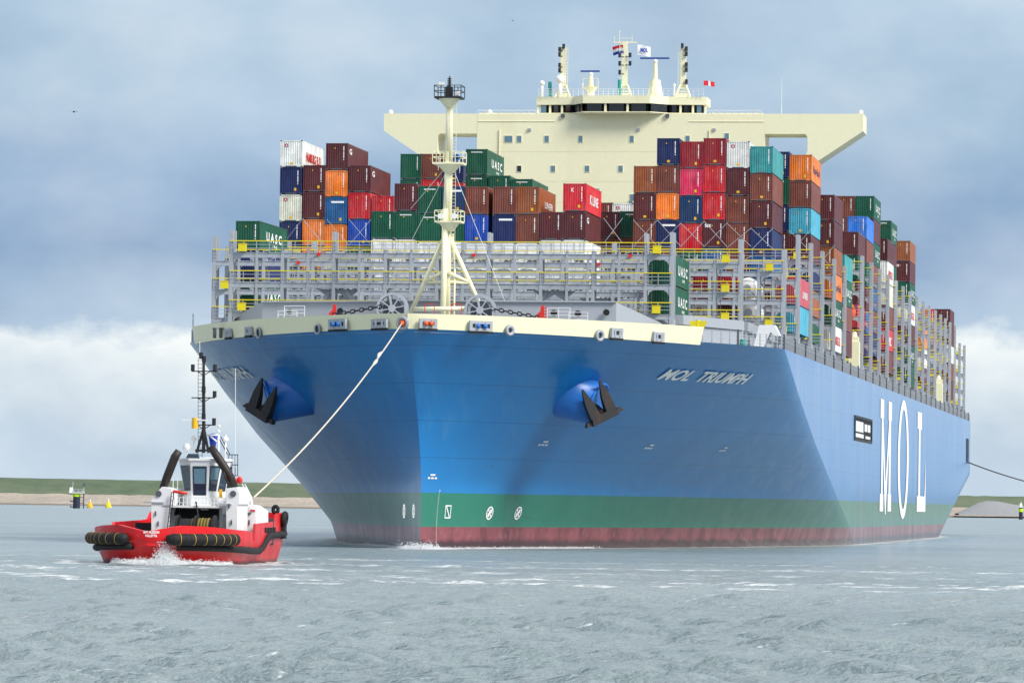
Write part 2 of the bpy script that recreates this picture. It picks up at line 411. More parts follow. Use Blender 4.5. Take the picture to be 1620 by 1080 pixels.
# grey fairlead frames and round mooring holes let into the bulwark
def fairlead(px, py, wpx, hpx, kind='box', inner=None):
    side = 1 if px > 640 else -1
    h = hit(px, py, side)
    if h is None: return
    y, z = h.y, h.z; c, n = hull_pt(y, z, side, 0.06)
    n = Vector((n.x, n.y, 0)).normalized(); n = (n - Vector((0, 0, .05))).normalized()
    t = Vector((0, 0, 1)).cross(n).normalized(); u = n.cross(t)
    sc = 16.9; fore = max(.35, abs(t.dot(RGT)))
    w = wpx / sc / fore / 2; hh = hpx / sc / 2
    m = MB()
    if kind == 'box':
        e = .13
        for s in (-1, 1):
            m.frame(c + t * s * (w - e) , t * e, n * .13, u * hh, 0)
            m.frame(c + u * s * (hh - e), t * (w - e * 2), n * .12, u * e, 0)
        m.frame(c - n * .1, t * (w - e), n * .05, u * (hh - e), 1)
        m.frame(c - u * (hh + .12) + n * .02, t * w * 1.04, n * .13, u * .10, 2)
        for s in (-.42, .42): m.tube(c + t * s * w - u * hh * .75 + n * .08, c + t * s * w + u * hh * .75 + n * .08, .12, n=8, mi=0)
        if inner:
            for s in (-.3, .3): m.sphere(c + t * s * w + n * .22, .22, 8, 6, mi=3)
        m.build('fairlead', [M['steel'], M['steel_dark'], M['dark'], M[inner or 'podblue']], ship)
    else:
        K = 20
        for k in range(K):
            a0, a1 = 2 * math.pi * k / K, 2 * math.pi * (k + 1) / K
            m.tube(c + t * math.cos(a0) * w + u * math.sin(a0) * w + n * .1, c + t * math.cos(a1) * w + u * math.sin(a1) * w + n * .1, .17 if wpx > 9 else .1, n=6, cap=False)
        m.tube(c - n * .1, c + n * .02, w * .98, n=16, mi=1)
        if inner: m.sphere(c + n * .12, w * .62, 12, 8, mi=2)
        m.build('mooring_hole', [M['steel'], M['steel_dark'], M[inner or 'orange']], ship, True)
for a in [(362, 526, 9, 13), (394, 523, 10, 13), (535, 512, 27, 15, 'box', 'podblue'), (601, 511, 23, 13), (677, 511, 26, 14, 'box', 'orange'), (760, 515, 34, 15, 'box', 'podblue'), (975, 526, 18, 15), (1041, 532, 17, 15)]:
    fairlead(*a)
for a in [(411, 526, 7, 7), (504, 520, 8, 8), (805, 522, 10, 10), (947, 530, 10, 10)]: fairlead(a[0], a[1], a[2], a[3], 'round')
fairlead(638.5, 510.5, 14, 14, 'round', 'orange')

# ship's name on both bows, port marks, big company letters on the side
def text_on_hull(name, s, y0, y1, z0, h, side, bold=.0, slope=0., mat='letter'):
    vs, fs = text_flat(s, bold); w = vs[:, 0].max(); m = MB(); out = []
    for a, b in vs:
        u = a / w; y = y0 + (y1 - y0) * u; z = z0 + b * h + slope * u
        out.append(hull_pt(y, z, side, .12)[0])
    m.add(out, fs); return m.build(name, M[mat], ship)
a, b = hit(1043, 598, 1), hit(1172, 606, 1)
text_on_hull('ship_name', 'MOL  TRIUMPH', a.y - .4, b.y + .2, (a.z + b.z) / 2 - .05, .98, 1, .03)
a, b = hit(399, 593, -1), hit(330, 580, -1)
text_on_hull('ship_name', 'MOL TRIUMPH', max(a.y, 0) + 19, a.y, a.z - .2, 1.05, -1, .03)
def big_letters():
    X = BEAM + .05; zt, zb = 18.0, 3.9
    def plate(pts, nm='company_letter'):
        m = MB(); n = len(pts); vs = [(X, y, z) for y, z in pts] + [(X + .02, y, z) for y, z in pts]
        return m, n, vs
    def polys(L, nm='company_letter'):
        m = MB()
        for pts in L:
            n = len(pts); m.add([(X, y, z) for y, z in pts], [tuple(range(n))])
        m.build(nm, M['letter'], ship)
    def R(y0, y1, z0, z1): return [(y0, z0), (y1, z0), (y1, z1), (y0, z1)]
    y = 168.5                                                     # M
    polys([R(y, y + 6.2, zt - 2.4, zt), R(y + 2.2, y + 5.0, zb + 2.2, zt - 2.4), R(y, y + 6.4, zb, zb + 2.2),
           [(y + 5.0, zt - 2.4), (y + 5.0, zt - 6), (y + 9.5, zb - .4), (y + 10.8, zb - .4), (y + 15.8, zt - 6), (y + 15.8, zt - 2.4), (y + 10.2, zb + 3.5)],
           R(y + 14.6, y + 20.8, zt - 2.4, zt), R(y + 15.8, y + 19.4, zb + 2.2, zt - 2.4), R(y + 14.4, y + 20.8, zb, zb + 2.2)])
    cy, cz, ry, rz = 213.0, 10.9, 11.2, 8.0                       # O
    m = MB(); K = 48; vs = []
    for k in range(K):
        t = 2 * math.pi * k / K; vs += [(X, cy + ry * math.cos(t), cz + rz * math.sin(t)), (X, cy + (ry - 4.0) * math.cos(t), cz + (rz - 1.3) * math.sin(t))]
    m.add(vs, [(2 * k, 2 * ((k + 1) % K), 2 * ((k + 1) % K) + 1, 2 * k + 1) for k in range(K)]); m.build('company_letter', M['letter'], ship)
    y = 243                                                       # L
    polys([R(y, y + 10, zt - 2.4, zt), R(y + 3, y + 7, zb + 2.2, zt - 2.4), R(y, y + 20, zb, zb + 2.2), [(y + 20, zb + 2.2), (y + 20, zb + 7.5), (y + 17.5, zb + 2.2)]])
big_letters()
def bow_marks():
    def disc(px, py, r, side):
        h = hit(px, py, side); m = MB(); K = 24
        def q(dy, dz): return hull_pt(h.y + dy, h.z + dz, side, .05)[0]
        for k in range(K):
            t0, t1 = 2 * math.pi * k / K, 2 * math.pi * (k + 1) / K
            m.add([q(r * math.cos(t0), r * math.sin(t0)), q(r * math.cos(t1), r * math.sin(t1)), q(r * .78 * math.cos(t1), r * .78 * math.sin(t1)), q(r * .78 * math.cos(t0), r * .78 * math.sin(t0))], [(0, 1, 2, 3)])
        for t in (0, math.pi / 2):
            c, s_ = math.cos(t + .78), math.sin(t + .78); w = .11 * r
            m.add([q(c * r * .8 - s_ * w, s_ * r * .8 + c * w), q(c * r * .8 + s_ * w, s_ * r * .8 - c * w), q(-c * r * .8 + s_ * w, -s_ * r * .8 - c * w), q(-c * r * .8 - s_ * w, -s_ * r * .8 + c * w)], [(0, 1, 2, 3)])
        for k in range(0, 4, 2):                                   # two filled quarters
            a0 = k * math.pi / 2
            pts = [q(0, 0)] + [q(.6 * r * math.cos(a0 + i * .26), .6 * r * math.sin(a0 + i * .26)) for i in range(7)]
            m.add(pts, [tuple(range(len(pts)))])
        m.build('thruster_mark', M['letter'], ship)
    for px in (774, 819): disc(px, 811, .62, 1)
    for px in (640, 655): disc(px, 808, .62, -1)
    h = hit(708, 809, 1); m = MB()
    def q(dy, dz): return hull_pt(h.y + dy, h.z + dz, 1, .05)[0]
    for (a, b, c, d) in ((-.5, .5, .5, .6), (-.5, .5, -.6, -.5), (-.5, -.4, -.5, .5), (.4, .5, -.5, .5)): m.add([q(a, c), q(b, c), q(b, d), q(a, d)], [(0, 1, 2, 3)])
    m.add([q(-.4, .5), q(-.25, .5), q(.4, -.5), q(.25, -.5)], [(0, 1, 2, 3)]); m.build('bulb_mark', M['letter'], ship)
    m = MB()
    for k in range(26):
        z = .25 + k * .2; w = .16 if k % 5 == 0 else .08; y = 2.6 + .25 * (z - 2.5) ** 2 * .1
        m.add([hull_pt(y + a, z + b, 1, .05)[0] for a, b in ((0, 0), (w, 0), (w, .07), (0, .07))], [(0, 1, 2, 3)])
    m.build('lettering', M['letter'], ship)
    for px, py in ((1018, 709), (1136, 713), (850, 704), (676, 757)):
        h = hit(px, py, 1); m = MB()
        for dy in (0, .5, 1.0):
            m.add([hull_pt(h.y + dy + a, h.z + b, 1, .05)[0] for a, b in ((0, 0), (.35, 0), (.35, .16), (0, .16))], [(0, 1, 2, 3)])
        m.add([hull_pt(h.y + .3 + a, h.z + .3 + b, 1, .05)[0] for a, b in ((0, 0), (.7, 0), (.7, .14), (0, .14))], [(0, 1, 2, 3)]); m.build('tug_push_marking', M['letter'], ship)
bow_marks()
# side door opening amidships and the mooring opening at the stern quarter
def side_openings():
    a, b = P(1352, 663, 0), None
    def ysid(px):                                                  # station on the flat side for an image column
        lo, hi = 60, 390
        for _ in range(50):
            mid = (lo + hi) / 2
            p = P(px, 680, mid)
            if p.x > BEAM: lo = mid
            else: hi = mid
        return lo
    y0, y1 = ysid(1352), ysid(1378.5); z1, z0 = P(1365, 664, (y0 + y1) / 2).z, P(1365, 695, (y0 + y1) / 2).z
    X = BEAM
    d = MB().box(X - .02, X + .03, y0, y1, z0, z1).build('side_door', M['dark'], ship)
    fr = MB()
    for (a_, b_, c_, d_) in ((y0 - .5, y1 + .5, z1, z1 + .3), (y0 - .5, y1 + .5, z0 - .3, z0), (y0 - .6, y0, z0, z1), (y1, y1 + .6, z0, z1)): fr.box(X, X + .1, a_, b_, c_, d_)
    fr.build('frame', M['black'], d)
    w = y1 - y0; pl = MB()
    for (u0, u1, v0, v1) in ((.05, .48, .34, .86), (.56, .72, .42, .8), (.76, .9, .42, .8), (.05, .5, .05, .25), (.62, .9, .06, .2)):
        pl.box(X + .04, X + .07, y0 + w * u0, y0 + w * u1, z0 + (z1 - z0) * v0, z0 + (z1 - z0) * v1)
    pl.build('panel', M['white'], d)
    o = MB().box(X - .05, X + .04, 377, 384, 12.6, 16.4).build('mooring_opening', M['dark'], ship)
    rl = MB()
    for k in range(3): rl.box(X + .05, X + .15, 378.2 + k * 2, 378.7 + k * 2, 12.2, 16.2)
    rl.build('roller', M['steel_dark'], o)
side_openings()

# anchors and their bolsters
def anchor_set(px, py, side):
    H = hit(px, py, side)
    ax = Vector((side * .93, -.24, -.27)).normalized()
    E = H + ax * 2.3
    pod = MB().tube(E - ax * 7.5, E, 2.55, 2.0, 28, cap=True)
    up = (Vector((0, 0, 1)) - ax * ax.z).normalized(); fo = ax.cross(up).normalized()
    pod.build('anchor_bolster', M['podblue'], ship, False).data.shade_smooth() if False else None
    o = pod.build('anchor_bolster', M['podblue'], ship)
    for p in o.data.polygons:
        if len(p.vertices) == 4: p.use_smooth = True
    K = 28; m = MB(); ring = [E + (up * math.sin(2 * math.pi * k / K) + fo * math.cos(2 * math.pi * k / K)) * 1.97 for k in range(K + 1)]
    m.path(ring, .14, 6); m.build('lip', M['podblue'], o)
    e = Vector((side * .72, .36, .40)).normalized(); u = Vector((-side * .16, -.22, 1.0)); u = (u - e * u.dot(e)).normalized(); n = e.cross(u).normalized()
    c = E + ax * .85 - up * 1.0 + Vector((side * .1, -1.1, .1))
    an = MB()
    an.frame(c, e * 1.4, n * .5, u * .36, 0, .86)
    for s in (-1, 1):
        b0 = c + e * s * .82 + u * .25
        for (t0, t1) in ((0, .5), (.5, 1.0)):
            r = lambda t: (0.50 * (1 - t) + .08 * t + (.12 if 0 < t < 1 else 0), .42 * (1 - t) + .08 * t)
            vs = []
            for t in (t0, t1):
                w, d = r(t); cc = b0 + u * 2.9 * t + e * s * .12 * t
                vs += [cc - e * w - n * d, cc + e * w - n * d, cc + e * w + n * d, cc - e * w + n * d]
            an.add(vs, MB.BF)
        an.frame(c + e * s * 1.6 - u * .05, e * .4, n * .3, u * .2, 0, .4)
    an.tube(c + u * .2, E - ax * 1.0, .38, .38, 8)
    an.build('anchor', M['anchor'], ship)
anchor_set(912, 629, 1); anchor_set(463, 625, -1)

# ------------------------------------------------------------------ deck edge railings, hatch covers, breakwater
def side_rail():
    for side in (1, -1):
        m = MB(); y = 18.6 if side > 0 else 36.0; pr = None
        while y < STERN - .5:
            b = hb(y, ZD) - .12; x = side * b
            m.box(x - .05, x + .05, y - .06, y + .06, 19.4, 20.75)
            if int(y / 1.5) % 8 == 0: m.box(x - .1, x + .1, y - .15, y + .15, 19.4, 20.95, 1)
            if y < 37:
                if pr:
                    for z in (19.75, 20.1, 20.45, 20.72): m.bar((pr[0], pr[1], z), (x, y, z), .035)
            elif pr:
                for z in (20.3, 20.72): m.bar((pr[0], pr[1], z), (x, y, z), .04)
                m.add([(pr[0] - side * .15, pr[1], 19.4), (x - side * .15, y, 19.4), (x - side * .15, y, 20.62), (pr[0] - side * .15, pr[1], 20.62)], [(0, 1, 2, 3)], 1)
            pr = (x, y); y += 1.5
        m.build('deck_railing', [M['steel'], M['steel_dark']], ship)
side_rail()
BAYS = [20.6, 35.6, 50.6, 66.4, 81.4, 96.4, 111.8, 127.2] + [154.6 + 15.2 * k for k in range(16)]
def hatches():
    for Y in BAYS:
        w = min(25.6, hb(Y, ZD) - 3.4); w1 = min(25.6, hb(Y + 12, ZD) - 3.4); m = MB()
        m.plan([(-w, Y), (w, Y), (w1, Y + 12.6), (-w1, Y + 12.6)], 19.38, 21.2)
        m.plan([(-w - .3, Y - .2), (w + .3, Y - .2), (w1 + .3, Y + 12.9), (-w1 - .3, Y + 12.9)], 21.2, 22.1)
        m.build('hatch_cover', M['deck_grey'], ship)
hatches()
def breakwater():
    A = [P(415, 478, 15.0), P(975, 478, 13.2)]; m = MB()
    L, Rr = P(342, 516, 22), P(1068, 521, 20)
    zb = 19.38
    def panel(p, q, zb_p=zb, zb_q=zb, th=.25):
        d = Vector((q.x - p.x, q.y - p.y, 0)).normalized(); n = Vector((-d.y, d.x, 0)) * th
        vs = [(p.x, p.y, zb_p), (q.x, q.y, zb_q), (q.x, q.y, q.z), (p.x, p.y, p.z)]
        vs += [(a[0] + n.x, a[1] + n.y, a[2]) for a in vs]; m.add(vs, MB.BF)
    cpt = Vector(((A[0].x + A[1].x) / 2 - .6, 12.2, (A[0].z + A[1].z) / 2))
    panel(A[0], cpt); panel(cpt, A[1]); panel(L, A[0]); panel(A[1], Rr)
    for k in range(1, 14):                                        # stiffener edges and lightening holes
        p = A[0].lerp(A[1], k / 14)
    m.bar(A[0] + Vector((0, -.1, .03)), cpt + Vector((0, -.1, .03)), .3, .12); m.bar(cpt + Vector((0, -.1, .03)), A[1] + Vector((0, -.1, .03)), .3, .12)
    b = m.build('breakwater', M['deck_grey'], ship)
    for px, py in ((414, 501), (459, 493), (538, 492), (914, 496), (959, 494), (876, 495)):
        c = P(px, py, 12.0 if 459 < px < 950 else 15.5)
        K = 12; Yq = {414: 17.6, 459: 14.5, 538: 13.6, 914: 12.4, 959: 12.7, 876: 12.3}[px]; c = P(px, py, Yq)
        MB().tube(c, c + Vector((0, .2, 0)), .3, n=12).build('chain_hole', M['dark'], b)
    return b
breakwater()

# ------------------------------------------------------------------ lashing bridges
LEV = [22.05, 24.82, 27.65]
def lashing_bridge(Y, xl, xr, top, levels, detail=2, port_px=None):
    m = MB(); rail = MB(); lk = []; W_ = xr - xl; n = max(2, round(W_ / 2.49)); pitch = W_ / n; dep = 1.3
    xs = [xl + pitch * k for k in range(n + 1)]
    ztop = levels[-1] + .1
    for k, x in enumerate(xs):
        end = k in (0, n)
        t = top if end else (ztop + (1.9 if k % 6 == 4 and detail > 1 else .2))
        w = .19 if end else (.12 if k % 2 else .15)
        for yy in ((Y - dep / 2, Y + dep / 2) if (k % 2 == 0 or end) else (Y - dep / 2,)):
            m.box(x - w, x + w, yy - .14, yy + .14, 19.38, t)
    for z in levels:
        m.box(xl + .02, xr - .02, Y - dep / 2 - .10, Y - dep / 2 + .10, z - .50, z - .06)
        m.box(xl + .02, xr - .02, Y + dep / 2 - .12, Y + dep / 2 + .12, z - .34, z - .06)
        m.box(xl, xr, Y - dep / 2 - .16, Y + dep / 2 + .16, z - .06, z)
        for k in range(n):                                           # gussets that round the frame corners
            x0, x1 = xs[k] + .24, xs[k + 1] - .24; g = .55 if k in (0, n - 1) else .16
            zu = z - .50
            m.prism([(x0, zu), (x0, zu - g), (x0 + g * .35, zu - g * .35), (x0 + g, zu)], Y - dep / 2 - .08, Y - dep / 2 + .08)
            m.prism([(x1, zu), (x1 - g, zu), (x1 - g * .35, zu - g * .35), (x1, zu - g)], Y - dep / 2 - .08, Y - dep / 2 + .08)
        # handrails: yellow top rail, two grey ones, posts
        yf = Y - dep / 2 - .24
        rail.box(xl - .1, xr + .1, yf - .045, yf + .045, z + 1.04, z + 1.13)
        for zz in (.4, .74): m.box(xl, xr, yf - .022, yf + .022, z + zz - .025, z + zz + .025)
        if detail > 0:
            for k in range(n * 2 + 1):
                x = xl + pitch * k / 2; m.box(x - .03, x + .03, yf - .03, yf + .03, z, z + 1.06)
        yb = Y + dep / 2 + .2
        if z < LEV[-1] - .1: rail.box(xl + 2, xr - 2, yb - .03, yb + .03, z + .30, z + .36)
        # lockers with lashing gear at both ends
        for sx, x in ((1, xl + .75), (-1, xr - 1.75)):
            if (levels.index(z) + round(Y)) % 2 == 1 or detail == 0 or x > 0 and levels.index(z) % 2 == 0: lk.append((x, z))
        for k in range(n):                                           # small clutter: turnbuckles stowed on the walkway
            if random.random() < .55: m.bar((xs[k] + .4, Y + .1, z + .1), (xs[k] + .4 + random.uniform(.6, 1.5), Y + .1, z + random.uniform(.1, .5)), .07)
    if detail > 1:                                                    # wide V braces under the lowest walkway, diagonal rods above
        for c in (.245, .735):
            x = xl + W_ * c; z = levels[1] - .6
            for s in (-1, 1):
                m.bar((x + s * .7, Y, z - .1), (x + s * 3.1, Y, 21.0), .5, .3); m.prism([(x - .1, z), (x + s * 2.0, z), (x + s * .9, z - .9), (x, z - .35)], Y - .12, Y + .12)
    for z in levels:                                                  # ladder in each end tower
        for x in (xl + 2.1, xr - 2.3):
            if z > 23:
                for s in (0, .35): m.box(x + s - .025, x + s + .025, Y + .2, Y + .25, z - 2.8, z)
                for r in range(9): m.box(x, x + .35, Y + .2, Y + .24, z - 2.7 + r * .3, z - 2.66 + r * .3)
    for x in (xl, xr):                                                # pedestal feet on deck
        m.box(x - .36, x + .36, Y - .8, Y + .8, 19.38, 20.4); m.box(x - .26, x + .26, Y - .6, Y + .6, 20.4, 21.6)
    o = m.build('lashing_bridge', M['steel'], ship)
    rail.build('handrail', M['yellow'], o)
    for x, z in lk:
        MB().box(x, x + .72, Y - 1.15, Y - .6, z + .08, z + .78).box(x - .03, x + .75, Y - 1.18, Y - .57, z + .78, z + .84).build('locker', M['yellow'], o)
    if detail > 1:
        for k in range(3, n, 6): MB().box(xs[k] + .9, xs[k] + 1.2, Y - 1.05, Y - .85, levels[-1] - .32, levels[-1] - .02).build('beacon', M['red'], o)
    return o
x0, x1 = P(368, 430, 19).x, P(1064, 430, 19).x
lashing_bridge(19, x0, x1, 29.75, LEV, 2)
x0, x1 = P(341, 430, 34).x, P(1172, 430, 34).x
lashing_bridge(34, x0, x1, 30.0, LEV, 2)
def port_x(px, Y, py=460): return P(px, py, Y).x
for Y, px, top in ((49, 1240, 29.9), (64.8, 1262, 32.3), (79.8, 1282, 32.3), (94.9, 1300.5, 32.3), (110.4, 1319, 32.3), (125.8, 1336, 32.3)):
    x = port_x(px, Y); lv = LEV if Y < 70 else LEV + [30.5]
    lashing_bridge(Y, -28.6, x, top, lv, 1)
AFT = [(1363, 153), (1377.8, 168), (1391, 183.2), (1403.7, 198.4), (1417, 213.6), (1428, 228.9), (1439, 244), (1450, 259.3), (1460.4, 274.6), (1469.6, 289.6), (1479.6, 305), (1488, 320), (1495.5, 335), (1503, 350), (1510.4, 365), (1518.5, 376), (1526, 386)]
for k, (px, Y) in enumerate(AFT):
    x = min(29.1, port_x(px, Y, 520)); lashing_bridge(Y, -28.6, x, 35.0 if k < 15 else 32.5, LEV + [30.7, 33.2] if k < 15 else LEV + [30.6], 0)

# ------------------------------------------------------------------ foremast, windlasses, gear on the forecastle
YM = 10.0; SCM = FPX / 426.5
def foremast():
    m = MB()
    base, p1, p2, tip = P(705, 500, YM), P(707.5, 352, YM), P(710, 255, YM), P(711.5, 163, YM)
    base.z = 19.3
    m.tube(p1, p2, .42, .37, 16); m.tube(p2, tip, .37, .31, 16); m.tube(Vector((base.x - .1, YM - .9, 19.3)), p1 + Vector((-.15, -.25, 1.2)), .26, .30, 12)
    m.box(p1.x - .28, p1.x + .34, YM - .1, YM + .6, 19.3, p1.z + .6)
    m.tube(Vector((p1.x + .75, YM + .2, 19.3)), Vector((p1.x + .75, YM + .2, P(700, 425, YM).z)), .07); m.tube(Vector((p1.x + .75, YM + .2, P(700, 425, YM).z)), Vector((p1.x + .5, YM + .2, p1.z - 1)), .07)
    L, Rr = P(645, 478, YM + 2.2), P(772, 474, YM + 2.2); L.z = 19.3; Rr.z = 19.3
    jl, jr = P(664, 446, YM), P(754, 446, YM)
    top = P(707, 366, YM)
    L = P(632, 500, YM + 2); L.z = 19.3; Rr = P(784, 500, YM + 2); Rr.z = 19.3
    for q in (L, Rr): m.tube(top, q, .2, .24, 10)
    for q in (L, Rr):
        t = (P(700, 446, YM).z - top.z) / (q.z - top.z); j = top.lerp(q, t)
        m.tube(j, Vector((base.x, YM, j.z)), .17, n=8); m.tube(j, Vector((base.x - .1, YM - .5, j.z + 1.0)), .17, n=8)
    m.tube(P(655, 489, YM - 1.5), P(735, 488, YM - 1.5), .22, n=10)
    mast = m.build('foremast', M['cream'], ship)
    for p in mast.data.polygons: p.use_smooth = len(p.vertices) == 4
    def platform(py, half, mat, rail_h, name, cone=True):
        c = P(711, py, YM); q = MB()
        q.box(c.x - half, c.x + half, YM - 1.1, YM + 1.1, c.z - .16, c.z, 0)
        if cone: q.tube(Vector((c.x, YM, c.z - .95)), Vector((c.x, YM, c.z - .12)), .4, half * .82, 12, 1)
        for s in (-1, 1):
            for yy in (-1.05, 1.05):
                for f in (1, .5, .04): q.box(c.x + s * half * f - .035, c.x + s * half * f + .035, YM + yy - .03, YM + yy + .03, c.z, c.z + rail_h)
                for zz in (.5, 1): q.bar((c.x + s * .3, YM + yy, c.z + rail_h * zz), (c.x + s * half, YM + yy, c.z + rail_h * zz), .06)
            for zz in (.5, 1): q.bar((c.x + s * half, YM - 1.05, c.z + rail_h * zz), (c.x + s * half, YM + 1.05, c.z + rail_h * zz), .06)
        o = q.build('platform', [mat, M['cream']], mast); return c
    c = platform(154, 1.25, M['black'], 1.02, 'top')
    lt = MB().box(c.x - .35, c.x + .3, YM - .3, YM + .3, c.z, c.z + .95).tube((c.x, YM, c.z + .9), (c.x, YM, c.z + 1.95), .12, .06, 8)
    for k in range(4): lt.tube((c.x - .02, YM, c.z + 1.05 + k * .2), (c.x - .02, YM, c.z + 1.15 + k * .2), .19, n=10)
    lt.build('navigation_light', M['black'], mast)
    MB().box(c.x - .95, c.x - .45, YM - .5, YM - .2, c.z + 1.0, c.z + 1.35).build('floodlight', M['lens'], mast); MB().box(c.x + .6, c.x + 1.0, YM - .7, YM - .2, c.z + .1, c.z + .55).build('floodlight', M['lens'], mast)
    c = platform(258, 1.42, M['cream'], 1.0, 'middle')
    h = MB(); a = Vector((c.x + .82, YM - 1.0, c.z + .45)); h.tube(a + Vector((0, .8, 0)), a, .1, .34, 16, cap=True); h.tube(a + Vector((0, .02, 0)), a + Vector((0, -.03, 0)), .2, n=16, mi=1)
    h.build('fog_horn', [M['podblue'], M['dark']], mast)
    c = platform(350, 1.22, M['cream'], .95, 'lower')
    for s in (-.65, .65): MB().tube((c.x + s, YM - 1.25, c.z + .4), (c.x + s, YM - 1.0, c.z + .4), .26, n=14).build('floodlight', M['lens'], mast)
    ld = MB()
    for s in (-.2, .2): ld.box(P(716, 300, YM).x + s - .02 + .15, P(716, 300, YM).x + s + .02 + .15, YM - .5, YM - .46, 20, P(711, 160, YM).z)
    z = 20.0
    while z < P(711, 165, YM).z: ld.box(P(716, 300, YM).x - .05, P(716, 300, YM).x + .35, YM - .5, YM - .47, z, z + .03); z += .32
    ld.build('ladder', M['cream'], mast)
    st = MB()
    for a, b in (((711, 262), (598, 486)), ((708, 262), (650, 330)), ((715, 262), (800, 480))):
        st.tube(P(*a, YM), P(*b, YM + 3), .025, n=5)
    st.build('stay_wire', M['white'], mast)
    return mast
foremast()
def windlass(px, py, r):
    c = P(px, py, 7.5); m = MB(); K = 28
    for k in range(K):
        a0, a1 = 2 * math.pi * k / K, 2 * math.pi * (k + 1) / K
        p = lambda a, rr, dy: (c.x + rr * math.cos(a), c.y + dy, c.z + rr * math.sin(a))
        for dy in (-.28, .28):
            m.add([p(a0, r, dy - .08), p(a1, r, dy - .08), p(a1, r * .84, dy - .08), p(a0, r * .84, dy - .08), p(a0, r, dy + .08), p(a1, r, dy + .08), p(a1, r * .84, dy + .08), p(a0, r * .84, dy + .08)], MB.BF)
        m.add([p(a0, r * .84, -.3), p(a1, r * .84, -.3), p(a1, r * .84, .3), p(a0, r * .84, .3)], [(0, 1, 2, 3)])
    for k in range(8):
        a = 2 * math.pi * k / 8 + .2; m.bar((c.x, c.y - .3, c.z), (c.x + r * .86 * math.cos(a), c.y - .3, c.z + r * .86 * math.sin(a)), .2, .1)
    m.tube((c.x, c.y - .45, c.z), (c.x, c.y + .6, c.z), .34, n=14); m.tube((c.x, c.y - .1, c.z), (c.x, c.y + .1, c.z), r * .6, n=20, mi=1)
    m.box(c.x - 1.0, c.x + 1.0, c.y + .4, c.y + 1.6, 19.38, c.z + .3)
    m.build('windlass', [M['steel'], M['steel_dark']], ship)
    s = 1 if px > 700 else -1; ch = MB()
    for k in range(11):                                            # chain links down to the hawse pipe
        a = Vector((c.x + s * (r * .8 + k * .42), c.y - .3, c.z + .15 - k * .075)); d = Vector((s * .24, 0, -.05)); w = Vector((0, .14, 0)) if k % 2 else Vector((0, 0, .15))
        ch.path([a - d - w * .4, a - d * .6 + w, a + d * .6 + w, a + d - w * .4, a + d * .5 - w, a - d * .5 - w, a - d - w * .4], .075, 5)
    ch.build('anchor_chain', M['black'], ship)
windlass(621, 488, 1.46); windlass(760, 491, 1.46)
